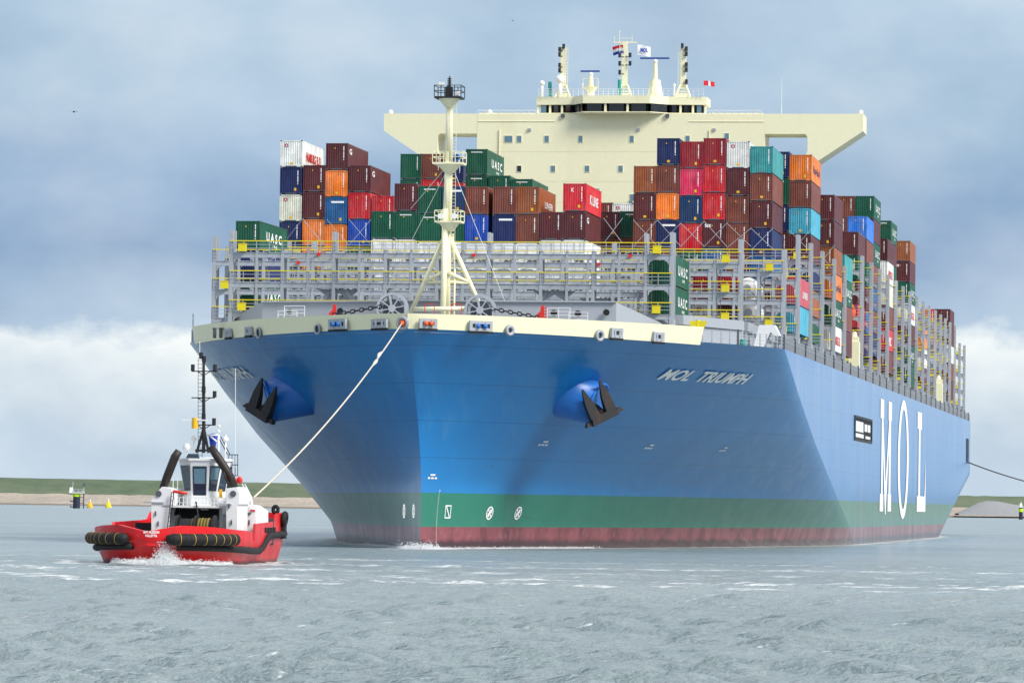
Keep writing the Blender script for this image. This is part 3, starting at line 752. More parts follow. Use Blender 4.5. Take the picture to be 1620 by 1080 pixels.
def foredeck_gear():
    m = MB()
    for px, py in ((528, 492), (857, 494)):
        c = P(px, py, 9.5); m.prism([(c.x - .3, 19.38), (c.x + .28, 19.38), (c.x + .2, c.z + .6), (c.x - .05, c.z + .65), (c.x - .12, c.z + .1), (c.x - .45, c.z - .2)], 9.4, 9.65)
        if px > 700:
            for k in range(5): m.box(c.x + .28, c.x + .45, 9.4, 9.6, c.z - .8 + k * .28, c.z - .65 + k * .28)
    m.build('chain_stopper_guard', M['red'], ship)
    def rail(pxs, py, Y, h=1.0):
        rl = MB()
        a, b = P(pxs[0], py, Y), P(pxs[1], py, Y); n = max(1, int(abs(b.x - a.x) / 1.0))
        for k in range(n + 1):
            p = a.lerp(b, k / n); rl.box(p.x - .025, p.x + .025, Y - .03, Y + .03, 19.38, p.z)
        for d in (0, .33, .66): rl.bar(a - Vector((0, 0, d * 1.0)), b - Vector((0, 0, d)), .045)
        rl.build('guard_rail', M['white'], ship)
    rail((450, 482), 484, 12.5); rail((866, 902), 487, 11); rail((440, 470), 492, 12); rail((900, 930), 494, 11)
    rb = MB()
    for px in (672, 715):
        a = P(px, 481, 6.5); b = P(px + 15, 498, 6.5)
        for (p, q) in (((a.x, a.z), (b.x, a.z)), ((a.x, b.z), (b.x, b.z)), ((a.x, a.z), (a.x, b.z - 1)), ((b.x, a.z), (b.x, b.z - 1))): rb.bar((p[0], 6.5, p[1]), (q[0], 6.5, q[1]), .06)
    rb.build('guard_frame', M['red'], ship)
    for px in (345, 380, 430, 480, 570, 590, 690, 800, 830, 930, 1000, 1050):
        Y = 8 if 500 < px < 860 else 15; c = P(px, 495, Y); bo = MB()
        for s in (-.3, .3): bo.tube((c.x + s, Y, 19.38), (c.x + s, Y, 20.3), .17, n=10); bo.tube((c.x + s, Y, 20.2), (c.x + s, Y, 20.35), .22, n=10)
        bo.build('mooring_bollard', M['steel_dark'], ship)
    # clutter abreast of the first bays on the port side: vents, yellow davit post, sheltered ladder, drums
    x = P(1104, 525, 22).x
    d = MB(); d.tube((x, 22, 19.4), (x, 22, 21.7), .3, .22, 10); d.add([(x - .9, 21.8, 21.6), (x + .9, 21.8, 21.6), (x + .9, 22.2, 21.6), (x - .9, 22.2, 21.6), (x - .3, 21.8, 20.4), (x + .3, 21.8, 20.4), (x + .3, 22.2, 20.4), (x - .3, 22.2, 20.4)], MB.BF)
    d.build('davit_post', M['yellow'], ship)
    a = P(1195, 553, 38); ax = a.x
    sh = MB(); sh.prism([(ax - .2, 19.4), (ax + .4, 21.9), (ax + 1.9, 21.9), (ax + 2.4, 20.9), (ax + 2.2, 20.7), (ax + 1.5, 21.2), (ax + .7, 19.4)], 37.4, 39.4); sh.build('ladder_shelter', M['white'], ship)
    dr = MB(); q = P(1150, 545, 33)
    for k, (px, r, h) in enumerate(((1152, .45, 1.3), (1160, .4, 1.0), (1176, .35, .9))): c = P(px, 545, 33.2); dr.tube((c.x, 33.2, 19.4), (c.x, 33.2, 19.4 + h), r, n=12)
    dr.build('deck_drum', M['green_mark'], ship)
    mb = MB()
    for px in (1132, 1142):
        c = P(px, 545, 31); mb.box(c.x - .45, c.x + .45, 30.6, 31.6, 19.4, 20.7)
    mb.build('winch_housing', M['steel'], ship)
    # grey side bulwark blocks right aft of the forecastle on the starboard edge, with rails
    sb = MB()
    for k in range(5):
        y = 31 + k * 1.8; bx = -hb(y, ZD) + .3; sb.box(bx, bx + 1.0, y, y + 1.1, 19.4, 21.0)
    for y in (31.5, 33.5, 35.5): sb.box(-hb(y, ZD) + .2, -hb(y, ZD) + .26, y - .03, y + .03, 19.4, 22.4)
    sb.bar((-hb(31.5, ZD) + .23, 31.5, 22.35), (-hb(35.5, ZD) + .23, 35.5, 22.35), .06); sb.bar((-hb(31.5, ZD) + .23, 31.5, 21.7), (-hb(35.5, ZD) + .23, 35.5, 21.7), .06)
    sb.build('mooring_winch', M['steel'], ship)
    for px, Y, top, w in ((1356, 146, 525, .95), (1489, 318, 594, 1.0)):   # cream crane posts at the deck edge
        x = min(28.6, P(px, 560, Y).x); zt = P(px, top, Y).z
        cp = MB(); cp.box(x - w, x + w * .3, Y - .8, Y + .8, 19.4, zt - 1.2); cp.box(x - w * .9, x + w * .2, Y - .6, Y + .6, zt - 1.2, zt - .6); cp.tube((x - w * .4, Y, zt - .6), (x - w * .4, Y, zt), .4, .25, 10)
        cp.build('crane_post', M['cream'], ship)
foredeck_gear()

# ------------------------------------------------------------------ the deckhouse (bridge)
YB = 146.0; XO = -.85                                        # the photograph's bridge sits a little to starboard of the hull line used here
def deckhouse():
    Z = lambda py: P(986, py, YB).z
    zt = Z(180); zb = zt - 2.45; m = MB(); y1 = YB + 5.6
    m.box(XO - 17.8, XO + 17.5, YB, y1, 19.38, zt - .05)
    for s in (-1, 1):
        hx = 17.8 if s < 0 else 17.5; f = lambda x: XO + s * x
        m.prism([(f(hx + .01), zt), (f(hx + .01), zb), (f(22.4), zb), (f(22.6), zb - .2), (f(22.7), zb - .6), (f(22.7), zb - 2.0), (f(22.4), zb - 3.0), (f(21.8), zb - 3.4), (f(hx + .01), zb - 5.2), (f(hx + .01), zb - 6.9), (f(22.6), zb - 4.2), (f(29.4), zt - 2.1), (f(29.4), zt)], YB + .02, y1 - .02)
    # bulwark strip along the wing tops and the horizontal plate joints of the front
    for s in (-1, 1): m.box(XO + (10.6 if s > 0 else -17.6), XO + (17.3 if s > 0 else -10.6), YB + .1, YB + .3, zt - .05, zt + .1)
    m.box(XO - 17.7, XO - 8.2, YB - .06, YB, Z(192.6), Z(192.0)); m.box(XO + 8.2, XO + 17.4, YB - .06, YB, Z(192.6), Z(192.0))
    dh = m.build('deckhouse', M['cream'], ship)
    seams = MB()
    for py in (240, 287, 320): seams.box(XO - 17.8, XO + 17.5, YB - .012, YB, Z(py + .3), Z(py))
    seams.build('plate_seam', M['seam'], dh)
    pp = MB()
    for px in (790, 1122):
        c = P(px, 250, YB); pp.tube((c.x, YB - .1, 30), (c.x, YB - .1, Z(205)), .06, n=6)
    pp.build('drain_pipe', M['cream'], dh)
    for px, py in ((838, 205), (1010, 205), (1130, 205), (946, 300)):
        c = P(px, py, YB); q = MB(); q.box(c.x - .2, c.x + .2, YB - .18, YB - .01, c.z - .15, c.z + .15); q.build('wall_lamp', M['steel'], dh)
    def win(px, py, w, h, mat='glass_tint'):
        c = P(px, py, YB); o = MB()
        o.box(c.x - w - .07, c.x + w + .07, YB - .05, YB - .002, c.z - h - .07, c.z + h + .07, 0); o.box(c.x - w, c.x + w, YB - .07, YB - .051, c.z - h, c.z + h, 1)
        o.build('window', [M['cream'], M[mat]], dh)
    for px, w in ((804.5, .48), (821.5, .26), (865, .26), (918.5, .24), (999.5, .24), (1088, .24), (1150, .24)): win(px, 220 if px != 1150 else 216, w, .38)
    for px in (821.5, 875, 929, 982): win(px, 267, .25, .36, 'glass_dark' if px < 850 else 'glass_tint')
    for px, py in ((1075, 271), (760, 310), (1000, 312), (998, 322)): win(px, py, .24, .34)
    # wheelhouse with a faceted front
    zw0, zw1, zr = Z(181.5), Z(165.2), Z(152.6)
    def X(px): return P(px, 170, YB).x
    plan = [(X(849.5), YB + 1.0), (X(907), YB + .6), (X(925), YB - 1.3), (X(1030), YB - 1.3), (X(1056), YB + .6), (X(1114.5), YB + 1.0)]
    def shell(z0, z1, grow, name, mat, parent, back=YB + 5.0):
        pl = [(x + (grow if i > 2 else -grow) * (1 if i in (0, 5) else .2), y - grow) for i, (x, y) in enumerate(plan)]
        return MB().plan(pl + [(pl[-1][0], back), (pl[0][0], back)], z0, z1).build(name, mat, parent)
    wh = shell(zt - .06, zw0 + .25, 0, 'wheelhouse', M['cream'], dh)
    shell(zw1, zr, .18, 'roof', M['cream'], wh)
    shell(zw0 + .25, zw1, -.35, 'interior', M['dark'], wh, YB + 4.0)
    fm = MB()
    segs = {0: 5, 1: 1, 2: 3, 3: 1, 4: 5}
    for i in range(5):
        (xa, ya), (xb, yb) = plan[i], plan[i + 1]; k = {0: 3, 1: 1, 2: 3, 3: 1, 4: 3}[i]
        for j in range(k + 1):
            t = j / k; x, y = xa + (xb - xa) * t, ya + (yb - ya) * t; fm.box(x - .13, x + .13, y - .03, y + .2, zw0 + .2, zw1)
        for j in range(k):
            t0, t1 = j / k, (j + 1) / k; d = .16 / max(.5, math.hypot(xb - xa, yb - ya) / k)
            p = (xa + (xb - xa) * (t0 + d), ya + (yb - ya) * (t0 + d) + .05); q = (xa + (xb - xa) * (t1 - d), ya + (yb - ya) * (t1 - d) + .05)
            clear = (i == 0 and j == 0) or (i == 4 and j == 2)
            w = MB().add([(p[0], p[1], zw0 + .27), (q[0], q[1], zw0 + .27), (q[0], q[1] - .12, zw1 - .05), (p[0], p[1] - .12, zw1 - .05)], [(0, 1, 2, 3)])
            w.build('window', M['glass_tint'] if clear else M['glass_dark'], wh)
        fm.bar((xa, ya - .12, zw0 + .2), (xb, yb - .12, zw0 + .2), .16, .1)
    fm.build('window_frame', M['cream'], wh)
    # wing rails, deck lights
    r = MB()
    for s, (pa, pb) in ((-1, (756, 848)), (1, (1116, 1204))):
        a, b = X(pa), X(pb); r.box(a, b, YB + .05, YB + .12, zt + .35, zt + .45)
        for k in range(9): x = a + (b - a) * k / 8; r.box(x - .03, x + .03, YB + .05, YB + .1, zt, zt + .4)
    for k in range(34):
        x = X(851) + (X(1112) - X(851)) * k / 33; r.box(x - .025, x + .025, YB + .5, YB + .55, zr, zr + 1.0)
    for zz in (.35, .68, 1.0): r.box(X(851), X(1112), YB + .5, YB + .55, zr + zz - .03, zr + zz)
    r.build('railing', M['white'], dh)
    l = MB()
    for px in (891, 1056): c = P(px, 183.5, YB); l.box(c.x - .22, c.x + .22, YB - .3, YB - .05, c.z - .2, c.z + .25)
    l.build('searchlight', M['steel_dark'], dh)
    for px in (616, 773, 1361):
        c = P(px, 178, YB); MB().sphere((c.x, YB + 1, zt + .25), .3 if px != 773 else .35, 12, 8).build('antenna_dome', M['lens'], dh, True)
    # masts, radars and domes on the wheelhouse roof
    YR = YB + 2.5
    def mast(px, top, base_px, cols, name, lights, side):
        m = MB(); c = P(px, top, YR); zb_ = zr; bw = (base_px[1] - base_px[0]) / 13.03 / 2
        zc = P(px, 135 if top > 65 else 130, YR).z
        legs = [(-1, -1), (1, -1), (1, 1), (-1, 1)]
        for a, b in legs: m.bar((c.x + a * bw, YR + b * bw * .6, zb_), (c.x + a * .33, YR + b * .3, zc), .2)
        for k in range(1, 4):
            t = k / 4; ww = bw * (1 - t) + .33 * t; z = zb_ + (zc - zb_) * t
            for (a, b), (a2, b2) in zip(legs, legs[1:] + legs[:1]): m.bar((c.x + a * ww, YR + b * ww * .6, z), (c.x + a2 * ww, YR + b2 * ww * .6, z), .12)
        m.box(c.x - .32, c.x + .32, YR - .25, YR + .25, zc - .2, c.z)
        m.box(c.x - bw * .8, c.x + bw * .8, YR - .5, YR + .5, zb_, zb_ + .55)
        for k in range(14):
            z = zc + (c.z - zc) * k / 14; m.box(c.x - side * .62 - .03, c.x - side * .34, YR - .34, YR - .29, z, z + .05)
        m.box(c.x - side * .64, c.x - side * .58, YR - .34, YR - .29, zb_, c.z)
        o = m.build('signal_mast', M['cream'], dh)
        for lx, ly in lights:
            ln = MB(); q = P(lx, ly, YR); ln.tube((q.x, YR - .4, q.z - .28), (q.x, YR - .4, q.z + .28), .17, n=8); ln.bar((q.x, YR - .4, q.z - .2), (c.x, YR - .2, q.z - .2), .07); ln.build('signal_lamp', M['black'], o)
        return o, c
    mast(891.5, 75, (880, 904), 0, 'l', [(886, 79), (886, 87), (886, 104), (886, 112), (886, 130), (892.5, 74)], -1)
    o, c = mast(989, 66, (976, 1000), 0, 'c', [(981, 88), (981, 101), (981, 115), (997.5, 88), (997.5, 101)], 1)
    y = MB(); zq = P(988, 67.5, YR).z
    y.box(P(971, 67, YR).x, P(1007, 67, YR).x, YR - .1, YR + .1, zq - .08, zq + .08); y.bar((c.x - .7, YR, zq), (c.x - .7, YR, zq + 1.4), .08); y.bar((c.x + .85, YR, zq), (c.x + .85, YR, zq + .9), .07); y.bar((c.x - 1.3, YR, zq), (c.x - 1.3, YR, zq + .8), .06)
    y.box(c.x - .6, c.x + .9, YR, YR + .05, zq + .5, zq + .56); y.box(c.x - .76, c.x - .62, YR - .06, YR + .06, zq + 1.2, zq + 1.45)
    y.build('yard', M['cream'], o)
    mast(1081.5, 76, (1070, 1094), 0, 'r', [(1086.5, 78), (1086.5, 86), (1086.5, 103), (1086.5, 111), (1086.5, 130), (1080, 73)], 1)
    def radar(px, ybase, yant, x0, x1, plat):
        c = P(px, yant, YR - .8); q = MB(); z0 = zr
        q.tube((c.x, YR - .8, z0), (c.x, YR - .8, c.z - .35), .5 if plat else .42, .22, 12)
        if plat:
            zp = P(px, plat, YR).z; q.tube((c.x, YR - .8, zp - .7), (c.x, YR - .8, zp), .4, .9, 12)
            for s in (-1, 1):
                for b in (-1.5, -.1): q.bar((c.x + s * .85, YR + b, zp), (c.x + s * .85, YR + b, zp + 1), .05)
                q.bar((c.x + s * .85, YR - 1.5, zp + 1), (c.x + s * .85, YR - .1, zp + 1), .05)
            q.bar((c.x - .85, YR - 1.5, zp + 1), (c.x + .85, YR - 1.5, zp + 1), .05)
        else:
            q.tube((c.x, YR - .8, z0), (c.x, YR - .8, P(px, 128, YR).z), 1.0, .62, 10)
        p = q.build('radar_pedestal', M['cream'], dh)
        s = MB(); s.box(P(x0, yant, YR).x, P(x1, yant, YR).x, YR - .95, YR - .65, c.z - .10, c.z + .10); s.build('radar_scanner', M['radarblue'], p)
        MB().sphere((c.x, YR - .8, c.z - .38), .3, 10, 8).build('gearbox', M['lens'], p, True)
    radar(935, 152, 113, 920, 950, 139); radar(1037, 152, 92.5, 1014, 1060, None)
    d = MB()
    for px, py, r in ((857.5, 132, .33), (886, 126, .56), (922, 134, .16), (1067, 135, .18)):
        c = P(px, py, YR - .5); d.sphere(c, r, 14, 10); d.tube((c.x, c.y, zr), (c.x, c.y, c.z), r * .5, n=8)
    d.build('satellite_dome', M['lens'], dh, True)
    g = MB(); c = P(980, 138, YR - 1); g.tube((c.x, c.y, zr), (c.x, c.y, c.z + .9), .22, n=10); c = P(870, 140, YR); g.tube((c.x, c.y, zr), (c.x, c.y, c.z + .8), .22, n=10)
    g.build('antenna_canister', M['green_mark'], dh)
    a = MB(); c = P(1237, 123, YB + 2); a.tube((c.x, YB + 2, zt), c, .035, .02, 5); a.build('whip_antenna', M['white'], dh)
    # funnel casing and accommodation behind, seen only from the side
    return zt
ZT = deckhouse()

def flag(name, label, px, py, w, h, bands, tilt, group=None):
    c = P(px, py, YB + 2.2); nu, nv = 14, 12; v = []; f = []; mi = []
    for j in range(nv + 1):
        for i in range(nu + 1):
            u = i / nu; t = j / nv; wave = .14 * math.sin(u * 7 + t * 1.5) * u
            v.append((c.x + tilt[0] * w * u + .25 * tilt[1] * t * w, c.y + wave + .3 * u, c.z - h * t + tilt[2] * u * h + .05 * math.sin(u * 5)))
    for j in range(nv):
        for i in range(nu):
            a = j * (nu + 1) + i; f.append((a, a + 1, a + nu + 2, a + nu + 1)); mi.append(bands(i / nu, j / nv)[0])
    m = MB(); m.v = v; m.f = f; m.m = mi
    o = m.build(name, [M['flag_red'], M['white'], M['flag_blue']], None, True); tag(o, label, 'flag', group); return o, c
M['flag_red'] = paint('red flag cloth', (204, 30, 50), .8, .05); M['flag_blue'] = paint('blue flag cloth', (24, 62, 170), .8, .05)
flag('flag', 'red white and blue striped flag flying from the bridge mast', 985.5, 71.5, 1.35, 1.05, lambda u, t: (0 if t < .33 else 1 if t < .66 else 2,), (-1, .35, -.15))
o, c = flag('flag', 'white house flag with dark blue lettering beside the central bridge mast', 1008.5, 71, 1.55, 1.25, lambda u, t: (1,), (1, .12, -.15))
m = MB(); text_on(m, 'MOL', (c.x + .38, c.y - .12, c.z - .88), (1, .1, -.1), (0, 0, 1), .95, .5, .05); m.build('lettering', M['flag_blue'], o)
flag('flag', 'small red and white signal flag at the port end of the wheelhouse roof', 1113, 128, 1.3, .6, lambda u, t: (0 if u < .4 or u > .6 else 1,), (1, .1, -.1))

# ------------------------------------------------------------------ containers
PAL = {'maroon': (98, 46, 50), 'brown': (128, 70, 56), 'rust': (160, 90, 50), 'orange': (238, 128, 36), 'navy': (32, 46, 98), 'royal': (22, 76, 180), 'steelblue': (36, 96, 152),
       'slate': (30, 62, 104), 'green': (22, 92, 68), 'red': (210, 30, 44), 'darkred': (150, 30, 42), 'pink': (226, 48, 96), 'white': (232, 234, 230), 'ivory': (222, 222, 204),
       'teal': (62, 160, 162), 'cyan': (70, 176, 204), 'sky': (40, 122, 222), 'reefer': (236, 238, 238), 'rose': (206, 82, 96)}
WORD = {'maroon': 'maroon', 'brown': 'brown', 'rust': 'rusty orange brown', 'orange': 'bright orange', 'navy': 'navy blue', 'royal': 'royal blue', 'steelblue': 'steel blue', 'slate': 'dark slate blue',
        'green': 'dark green', 'red': 'bright red', 'darkred': 'dark red', 'pink': 'pink', 'white': 'white', 'ivory': 'ivory', 'teal': 'teal', 'cyan': 'cyan', 'sky': 'sky blue', 'reefer': 'white refrigerated', 'rose': 'faded rose red'}
CW = 1.219
def container_parts(Ln, H):
    fr = MB(); w = CW; p = .11
    for x in (-w, w - p):
        for y in (0, Ln - p): fr.box(x, x + p, y, y + p, .12, H - .12)
        for z0, z1 in ((.03, .15), (H - .15, H - .03)): fr.box(x + .015, x + p - .015, p, Ln - p, z0, z1)
    for y in (.015, Ln - p + .01):
        for z0, z1 in ((.02, .17), (H - .13, H - .02)): fr.box(-w + p, w - p, y, y + .09, z0, z1)
    cc = fr
    for x in (-w - .004, w - .174):
        for y in (-.004, Ln - .174):
            for z in (0, H - .118): cc.box(x, x + .178, y, y + .178, z, z + .118, 1)
    fr.box(-.62, .62, -.003, .012, .0, .13, 1)  # flat dark strip painting the shade of the recess under the end sill
    en = MB(); n = 9; x0, x1 = -w + p, w - p; per = (x1 - x0) / n; pts = []
    for k in range(n):
        a = x0 + per * k
        pts += [(a, .085), (a + per * .18, .085), (a + per * .36, .03), (a + per * .82, .03)]
    pts.append((x1, .085))
    vs = [(x, y, .17) for x, y in pts] + [(x, y, H - .13) for x, y in pts]; N_ = len(pts)
    en.add(vs, [(i, i + 1, N_ + i + 1, N_ + i) for i in range(N_ - 1)])
    sd = []
    for s in (-1, 1):
        m = MB(); n2 = int(Ln / .42); y0, y1 = p, Ln - p; per = (y1 - y0) / n2; pts = []
        for k in range(n2):
            a = y0 + per * k; pts += [(.05, a), (.05, a + per * .25), (.012, a + per * .5), (.012, a + per * .75)]
        pts.append((.05, y1)); N_ = len(pts)
        vs = [(s * (w - d), y, .15) for d, y in pts] + [(s * (w - d), y, H - .15) for d, y in pts]
        m.add(vs, [((i, i + 1, N_ + i + 1, N_ + i) if s > 0 else (i + 1, i, N_ + i, N_ + i + 1)) for i in range(N_ - 1)]); sd.append(m)
    rf = MB().box(-w + .1, w - .1, .08, Ln - .08, H - .07, H - .045)
    bk = MB().box(-w + .1, w - .1, Ln - .09, Ln - .05, .15, H - .1)
    out = [('frame', fr.mesh('frame', [M['container'], M['steel_dark']])), ('end_panel', en.mesh('end_panel', M['container'])),
           ('side_panel', sd[0].mesh('side_panel', M['container'])), ('side_panel', sd[1].mesh('side_panel', M['container'])), ('roof', rf.mesh('roof', M['container'])), ('door', bk.mesh('door', M['container']))]
    return out
def reefer_end(H):
    m = MB(); w = CW - .11
    m.box(-w, w, .03, .08, .17, H - .13, 0)
    for (a, b, c, d) in ((-w + .1, -.1, 1.55, 2.6), (.1, w - .1, 1.55, 2.6), (-w + .1, -.35, .3, 1.35), (-.25, .55, .3, 1.35)):
        m.box(a, b, .0, .03, c, d, 0)
        for (e, f, g, h) in ((a - .04, a, c, d), (b, b + .04, c, d), (a, b, c - .04, c), (a, b, d, d + .04)): m.box(e, f, .022, .029, g, h, 1)
    m.tube((.3, .0, .85), (.3, -.02, .85), .3, n=14, mi=1); m.box(.65, w - .08, .0, .029, .3, 1.3, 1)
    return m.mesh('cooling_unit', [M['container'], M['steel_dark']])
_cp = {}
def parts_for(Ln, H):
    k = (round(Ln, 2), round(H, 2))
    if k not in _cp: _cp[k] = container_parts(Ln, H)
    return _cp[k]
def mark_mesh(kind, H=2.896):
    key = ('mark', kind, H)
    if key in _cp: return _cp[key]
    m = MB()
    if kind == 'code':                                                # the painted identification line, too small to read
        z = H - .35
        for k in range(11): m.box(.70, .80, .018, .026, z - .1, z); z -= .125 if k not in (3, 9) else .2
    if kind == 'codetop':
        for k in range(9): m.box(-.6 + k * .14, -.5 + k * .14, .018, .026, H - .42, H - .30)
    if kind == 'plate': m.box(-.55, .85, .016, .026, H - .62, H - .42)
    if kind == 'diamond':
        m.add([(-.28, .018, H - .62), (-.12, .018, H - .62), (-.2, .018, H - .45)], [(0, 1, 2)])
    if kind == 'square': m.box(.36, .60, .016, .026, .35, .66)
    if kind == 'lowsquare': m.box(-.12, .18, .016, .026, .28, .52)
    if kind == 'logo':
        m.box(-.75, -.38, .016, .022, H - .72, H - .38); m.box(-.68, -.45, .010, .016, H - .66, H - .61, 1); m.box(-.60, -.53, .010, .016, H - .66, H - .44, 1)
    mats = {'square': M['hy_yellow'], 'lowsquare': M['hy_yellow'], 'diamond': M['hy_yellow'], 'logo': [M['red_mark'], M['letter']]}.get(kind, M['letter'])
    _cp[key] = m.mesh(kind, mats); return _cp[key]
M['red_mark'] = paint('dark red emblem', (170, 40, 80), .5, .05); M['blue_mark'] = paint('dark blue lettering', (30, 44, 90), .5, .05)
def side_text(s, mat, y0, y1, z, h, H, vert=False, bold=.02):
    key = ('side', s, y0, z, H)
    if key not in _cp:
        m = MB(); text_on(m, s, (CW + .004, y0, z), (0, 1, 0), (0, 0, 1), y1 - y0, h, bold); _cp[key] = m.mesh('lettering', M[mat])
    return _cp[key]
def end_text(s, mat, x0, x1, z, h, H):
    key = ('end', s, x0, z)
    if key not in _cp:
        m = MB(); text_on(m, s, (x0, .012, z), (1, 0, 0), (0, 0, 1), x1 - x0, h, .02); _cp[key] = m.mesh('lettering', M[mat])
    return _cp[key]
ORD = ['first', 'second', 'third', 'fourth', 'fifth', 'sixth', 'seventh', 'eighth', 'ninth', 'tenth', 'eleventh', 'twelfth', 'thirteenth', 'fourteenth']
COUNT = [0]
def one_container(x, Y, z, col, Ln, H, label, group, marks, texts, refr=False):
    rgb = lin(*PAL[col]); j = random.uniform(.9, 1.08)
    c4 = (min(1, rgb[0] * j), min(1, rgb[1] * j), min(1, rgb[2] * j), 1)
    root = thing('container', label, 'container', (x, Y, z), 0, group); COUNT[0] += 1
    for nm, me in parts_for(Ln, H):
        if nm == 'end_panel' and refr: nm, me = 'cooling_unit', reefer_mesh(H)
        o = link(nm, me, root); o.color = c4
    for k in marks: link('hazard_label' if k in ('square', 'lowsquare', 'diamond') else 'emblem' if k == 'logo' else 'marking', mark_mesh(k, H), root)
    for t in texts: link('lettering', t, root)
def reefer_mesh(H):
    if ('reef', H) not in _cp: _cp[('reef', H)] = reefer_end(H)
    return _cp[('reef', H)]
TEXTS = {'UASC': lambda H: [side_text('U A S C', 'letter', 3.2, 10.8, 1.05, .95, H, bold=.03), side_text('LINE', 'letter', 6.4, 8.6, .55, .28, H)],
         'HAMBURG': lambda H: [side_text('HAMBURG SUD', 'red', 2.0, 10.6, .75, 1.05, H, bold=.03)],
         'KLINE': lambda H: [side_text('K LINE', 'letter', 3.0, 9.6, .9, 1.0, H, bold=.03), end_text('K', 'letter', -.35, -.05, 2.0, .42, H)],
         'HAPAG': lambda H: [side_text('Hapag-Lloyd', 'blue_mark', 2.2, 10.4, .75, 1.1, H, bold=.02)],
         'tex': lambda H: [end_text('tex', 'letter', -1.0, -.3, H - .75, .42, H)],
         'G': lambda H: [side_text('G', 'letter', .9, 2.4, H - 1.15, .62, H, bold=.03)],
         'SIDE': lambda H: [side_text('LINER', 'letter', 4.2, 10.2, .9, .7, H)],
         'MSC': lambda H: [side_text('MSC', 'letter', 4.2, 9.2, .7, 1.2, H, bold=.03)]}
TIER = ['top', 'second from top', 'third from top', 'fourth from top', 'fifth from top', 'sixth from top', 'seventh from top', 'eighth from top']
FILL = ['maroon', 'brown', 'green', 'navy', 'rust', 'maroon', 'slate', 'red', 'brown', 'green', 'white', 'steelblue']
def row(Y, phrase, stacks, Ln=12.19, refine=None):
    """stacks: (left edge column, top line, [colours from the top]) as seen in the photograph at this bay's front plane"""
    stacks = sorted(stacks, key=lambda s: s[0])
    for i, st in enumerate(stacks):
        px, py, cols = st[:3]; fill = st[3] if len(st) > 3 else True; right = len(st) > 4 and st[4]
        a = P(px, py, Y); x = a.x - CW if right else a.x + CW; zt = a.z; x = min(x, 29.25 - CW)
        seq = list(cols); H = 2.896; n = 0; z = zt
        tiers = []
        while True:
            if n < len(seq): c = seq[n]
            elif fill is True: c = random.choice(FILL)
            elif fill: c = fill
            else: break
            h = H
            left = z - 22.05
            if n >= len(seq):
                if left < 2.2: break
                if left < 2.85: h = 2.591
            elif left < 2.0 and n > 0: break
            z -= h + .055; tiers.append((c, h, z)); n += 1
        for k, (c, h, z) in enumerate(tiers):
            c, *ex = c.split('+'); refr = c == 'reefer'
            mk = []
            if not refr:
                r = random.random()
                mk.append('plate' if 'plate' in ex else 'codetop' if (c == 'green' and r < .5) else 'code')
                if c in ('white', 'ivory') : mk += ['logo', 'lowsquare']
                else:
                    mk.append('diamond') if random.random() < .6 else None
                    mk.append(random.choice(['square', 'lowsquare'])) if random.random() < .55 and c != 'green' else None
            else:
                if random.random() < .4: mk.append('logo')
            tx = []
            for e in ex:
                if e in TEXTS: tx += TEXTS[e](h)
            if 'tex' in ex: mk = [q for q in mk if q not in ('codetop', 'plate')]
            extra = 'lettered ' if any(e in TEXTS for e in ex) else ''
            where = f'{TIER[k]} of {ORD[i]} stack' if len(stacks) > 1 else f'{TIER[k]} of stack'
            lab = f'{extra}{WORD[c]} container {where} {phrase}'
            one_container(x, Y + .2, z, c, Ln, h, lab, 'shipping containers stacked on deck', mk, tx, refr)
row(20.4, 'at port end behind first frame', [(1026.3, 400.7, ['green+UASC', 'green+UASC'], False)])
row(35.4, 'at the starboard edge', [(372.6, 348, ['green+UASC', 'navy', 'green+UASC'], False)], 13.7)
row(50.4, 'deep behind second frame to port', [(1096, 433, ['darkred', 'white'], False), (1128, 433, ['darkred', 'maroon'], False)])
MID = 'in low row behind foremast'
row(66.2, MID, [(587.3, 332.8, ['green', 'reefer'], 'reefer'), (623.8, 289, ['maroon', 'green', 'reefer'], 'reefer'), (661, 293, ['green', 'green', 'reefer'], 'reefer'), (698.6, 293, ['slate+plate', 'green', 'reefer'], 'reefer'),
                (736, 294, ['brown', 'royal', 'reefer'], 'reefer'), (779.5, 294, ['brown', 'navy+plate', 'reefer'], 'reefer'), (816.5, 294, ['rust+SIDE', 'brown', 'reefer'], 'reefer'), (853.6, 334, ['maroon', 'reefer'], 'reefer'),
                (890.6, 289, ['red+KLINE', 'maroon+G', 'reefer'], 'reefer'), (1264.4, 437, ['rose+SIDE', 'cyan'], False, True)])
row(81.3, 'in block left of foremast', [(443.3, 221, ['white+HAMBURG', 'navy', 'ivory', 'navy']), (479.4, 260, ['maroon', 'maroon', 'orange', 'orange']), (515.3, 225.3, ['maroon+G', 'orange', 'steelblue+plate', 'orange']),
                (551.4, 260.5, ['maroon+G', 'red', 'royal']), (587.6, 308.6, ['red', 'brown'])])
row(81.3, 'in block right of foremast', [(1002.4, 261.4, ['rust', 'maroon', 'brown']), (1039.3, 217.4, ['navy', 'brown', 'orange', 'navy+plate']), (1076, 222.6, ['darkred', 'pink', 'slate', 'red']),
                (1112.8, 217.3, ['darkred', 'red', 'red', 'maroon+tex']), (1149.8, 222.3, ['white', 'maroon', 'brown', 'brown']), (1187, 230.3, ['teal', 'brown', 'maroon', 'navy'])])
row(96.3, 'behind the right block', [(1214, 238.7, ['navy', 'green', 'navy', 'maroon']), (1249.3, 243.5, ['orange+HAPAG', 'brown', 'cyan', 'maroon'])])
row(96.3, 'in row above low row', [(736.7, 234.7, ['green+UASC', 'green']), (772.6, 276.5, ['green', 'brown']), (808, 282, ['green', 'brown']), (945.5, 333.5, ['maroon', 'brown']), (981, 333, ['green', 'brown'])])
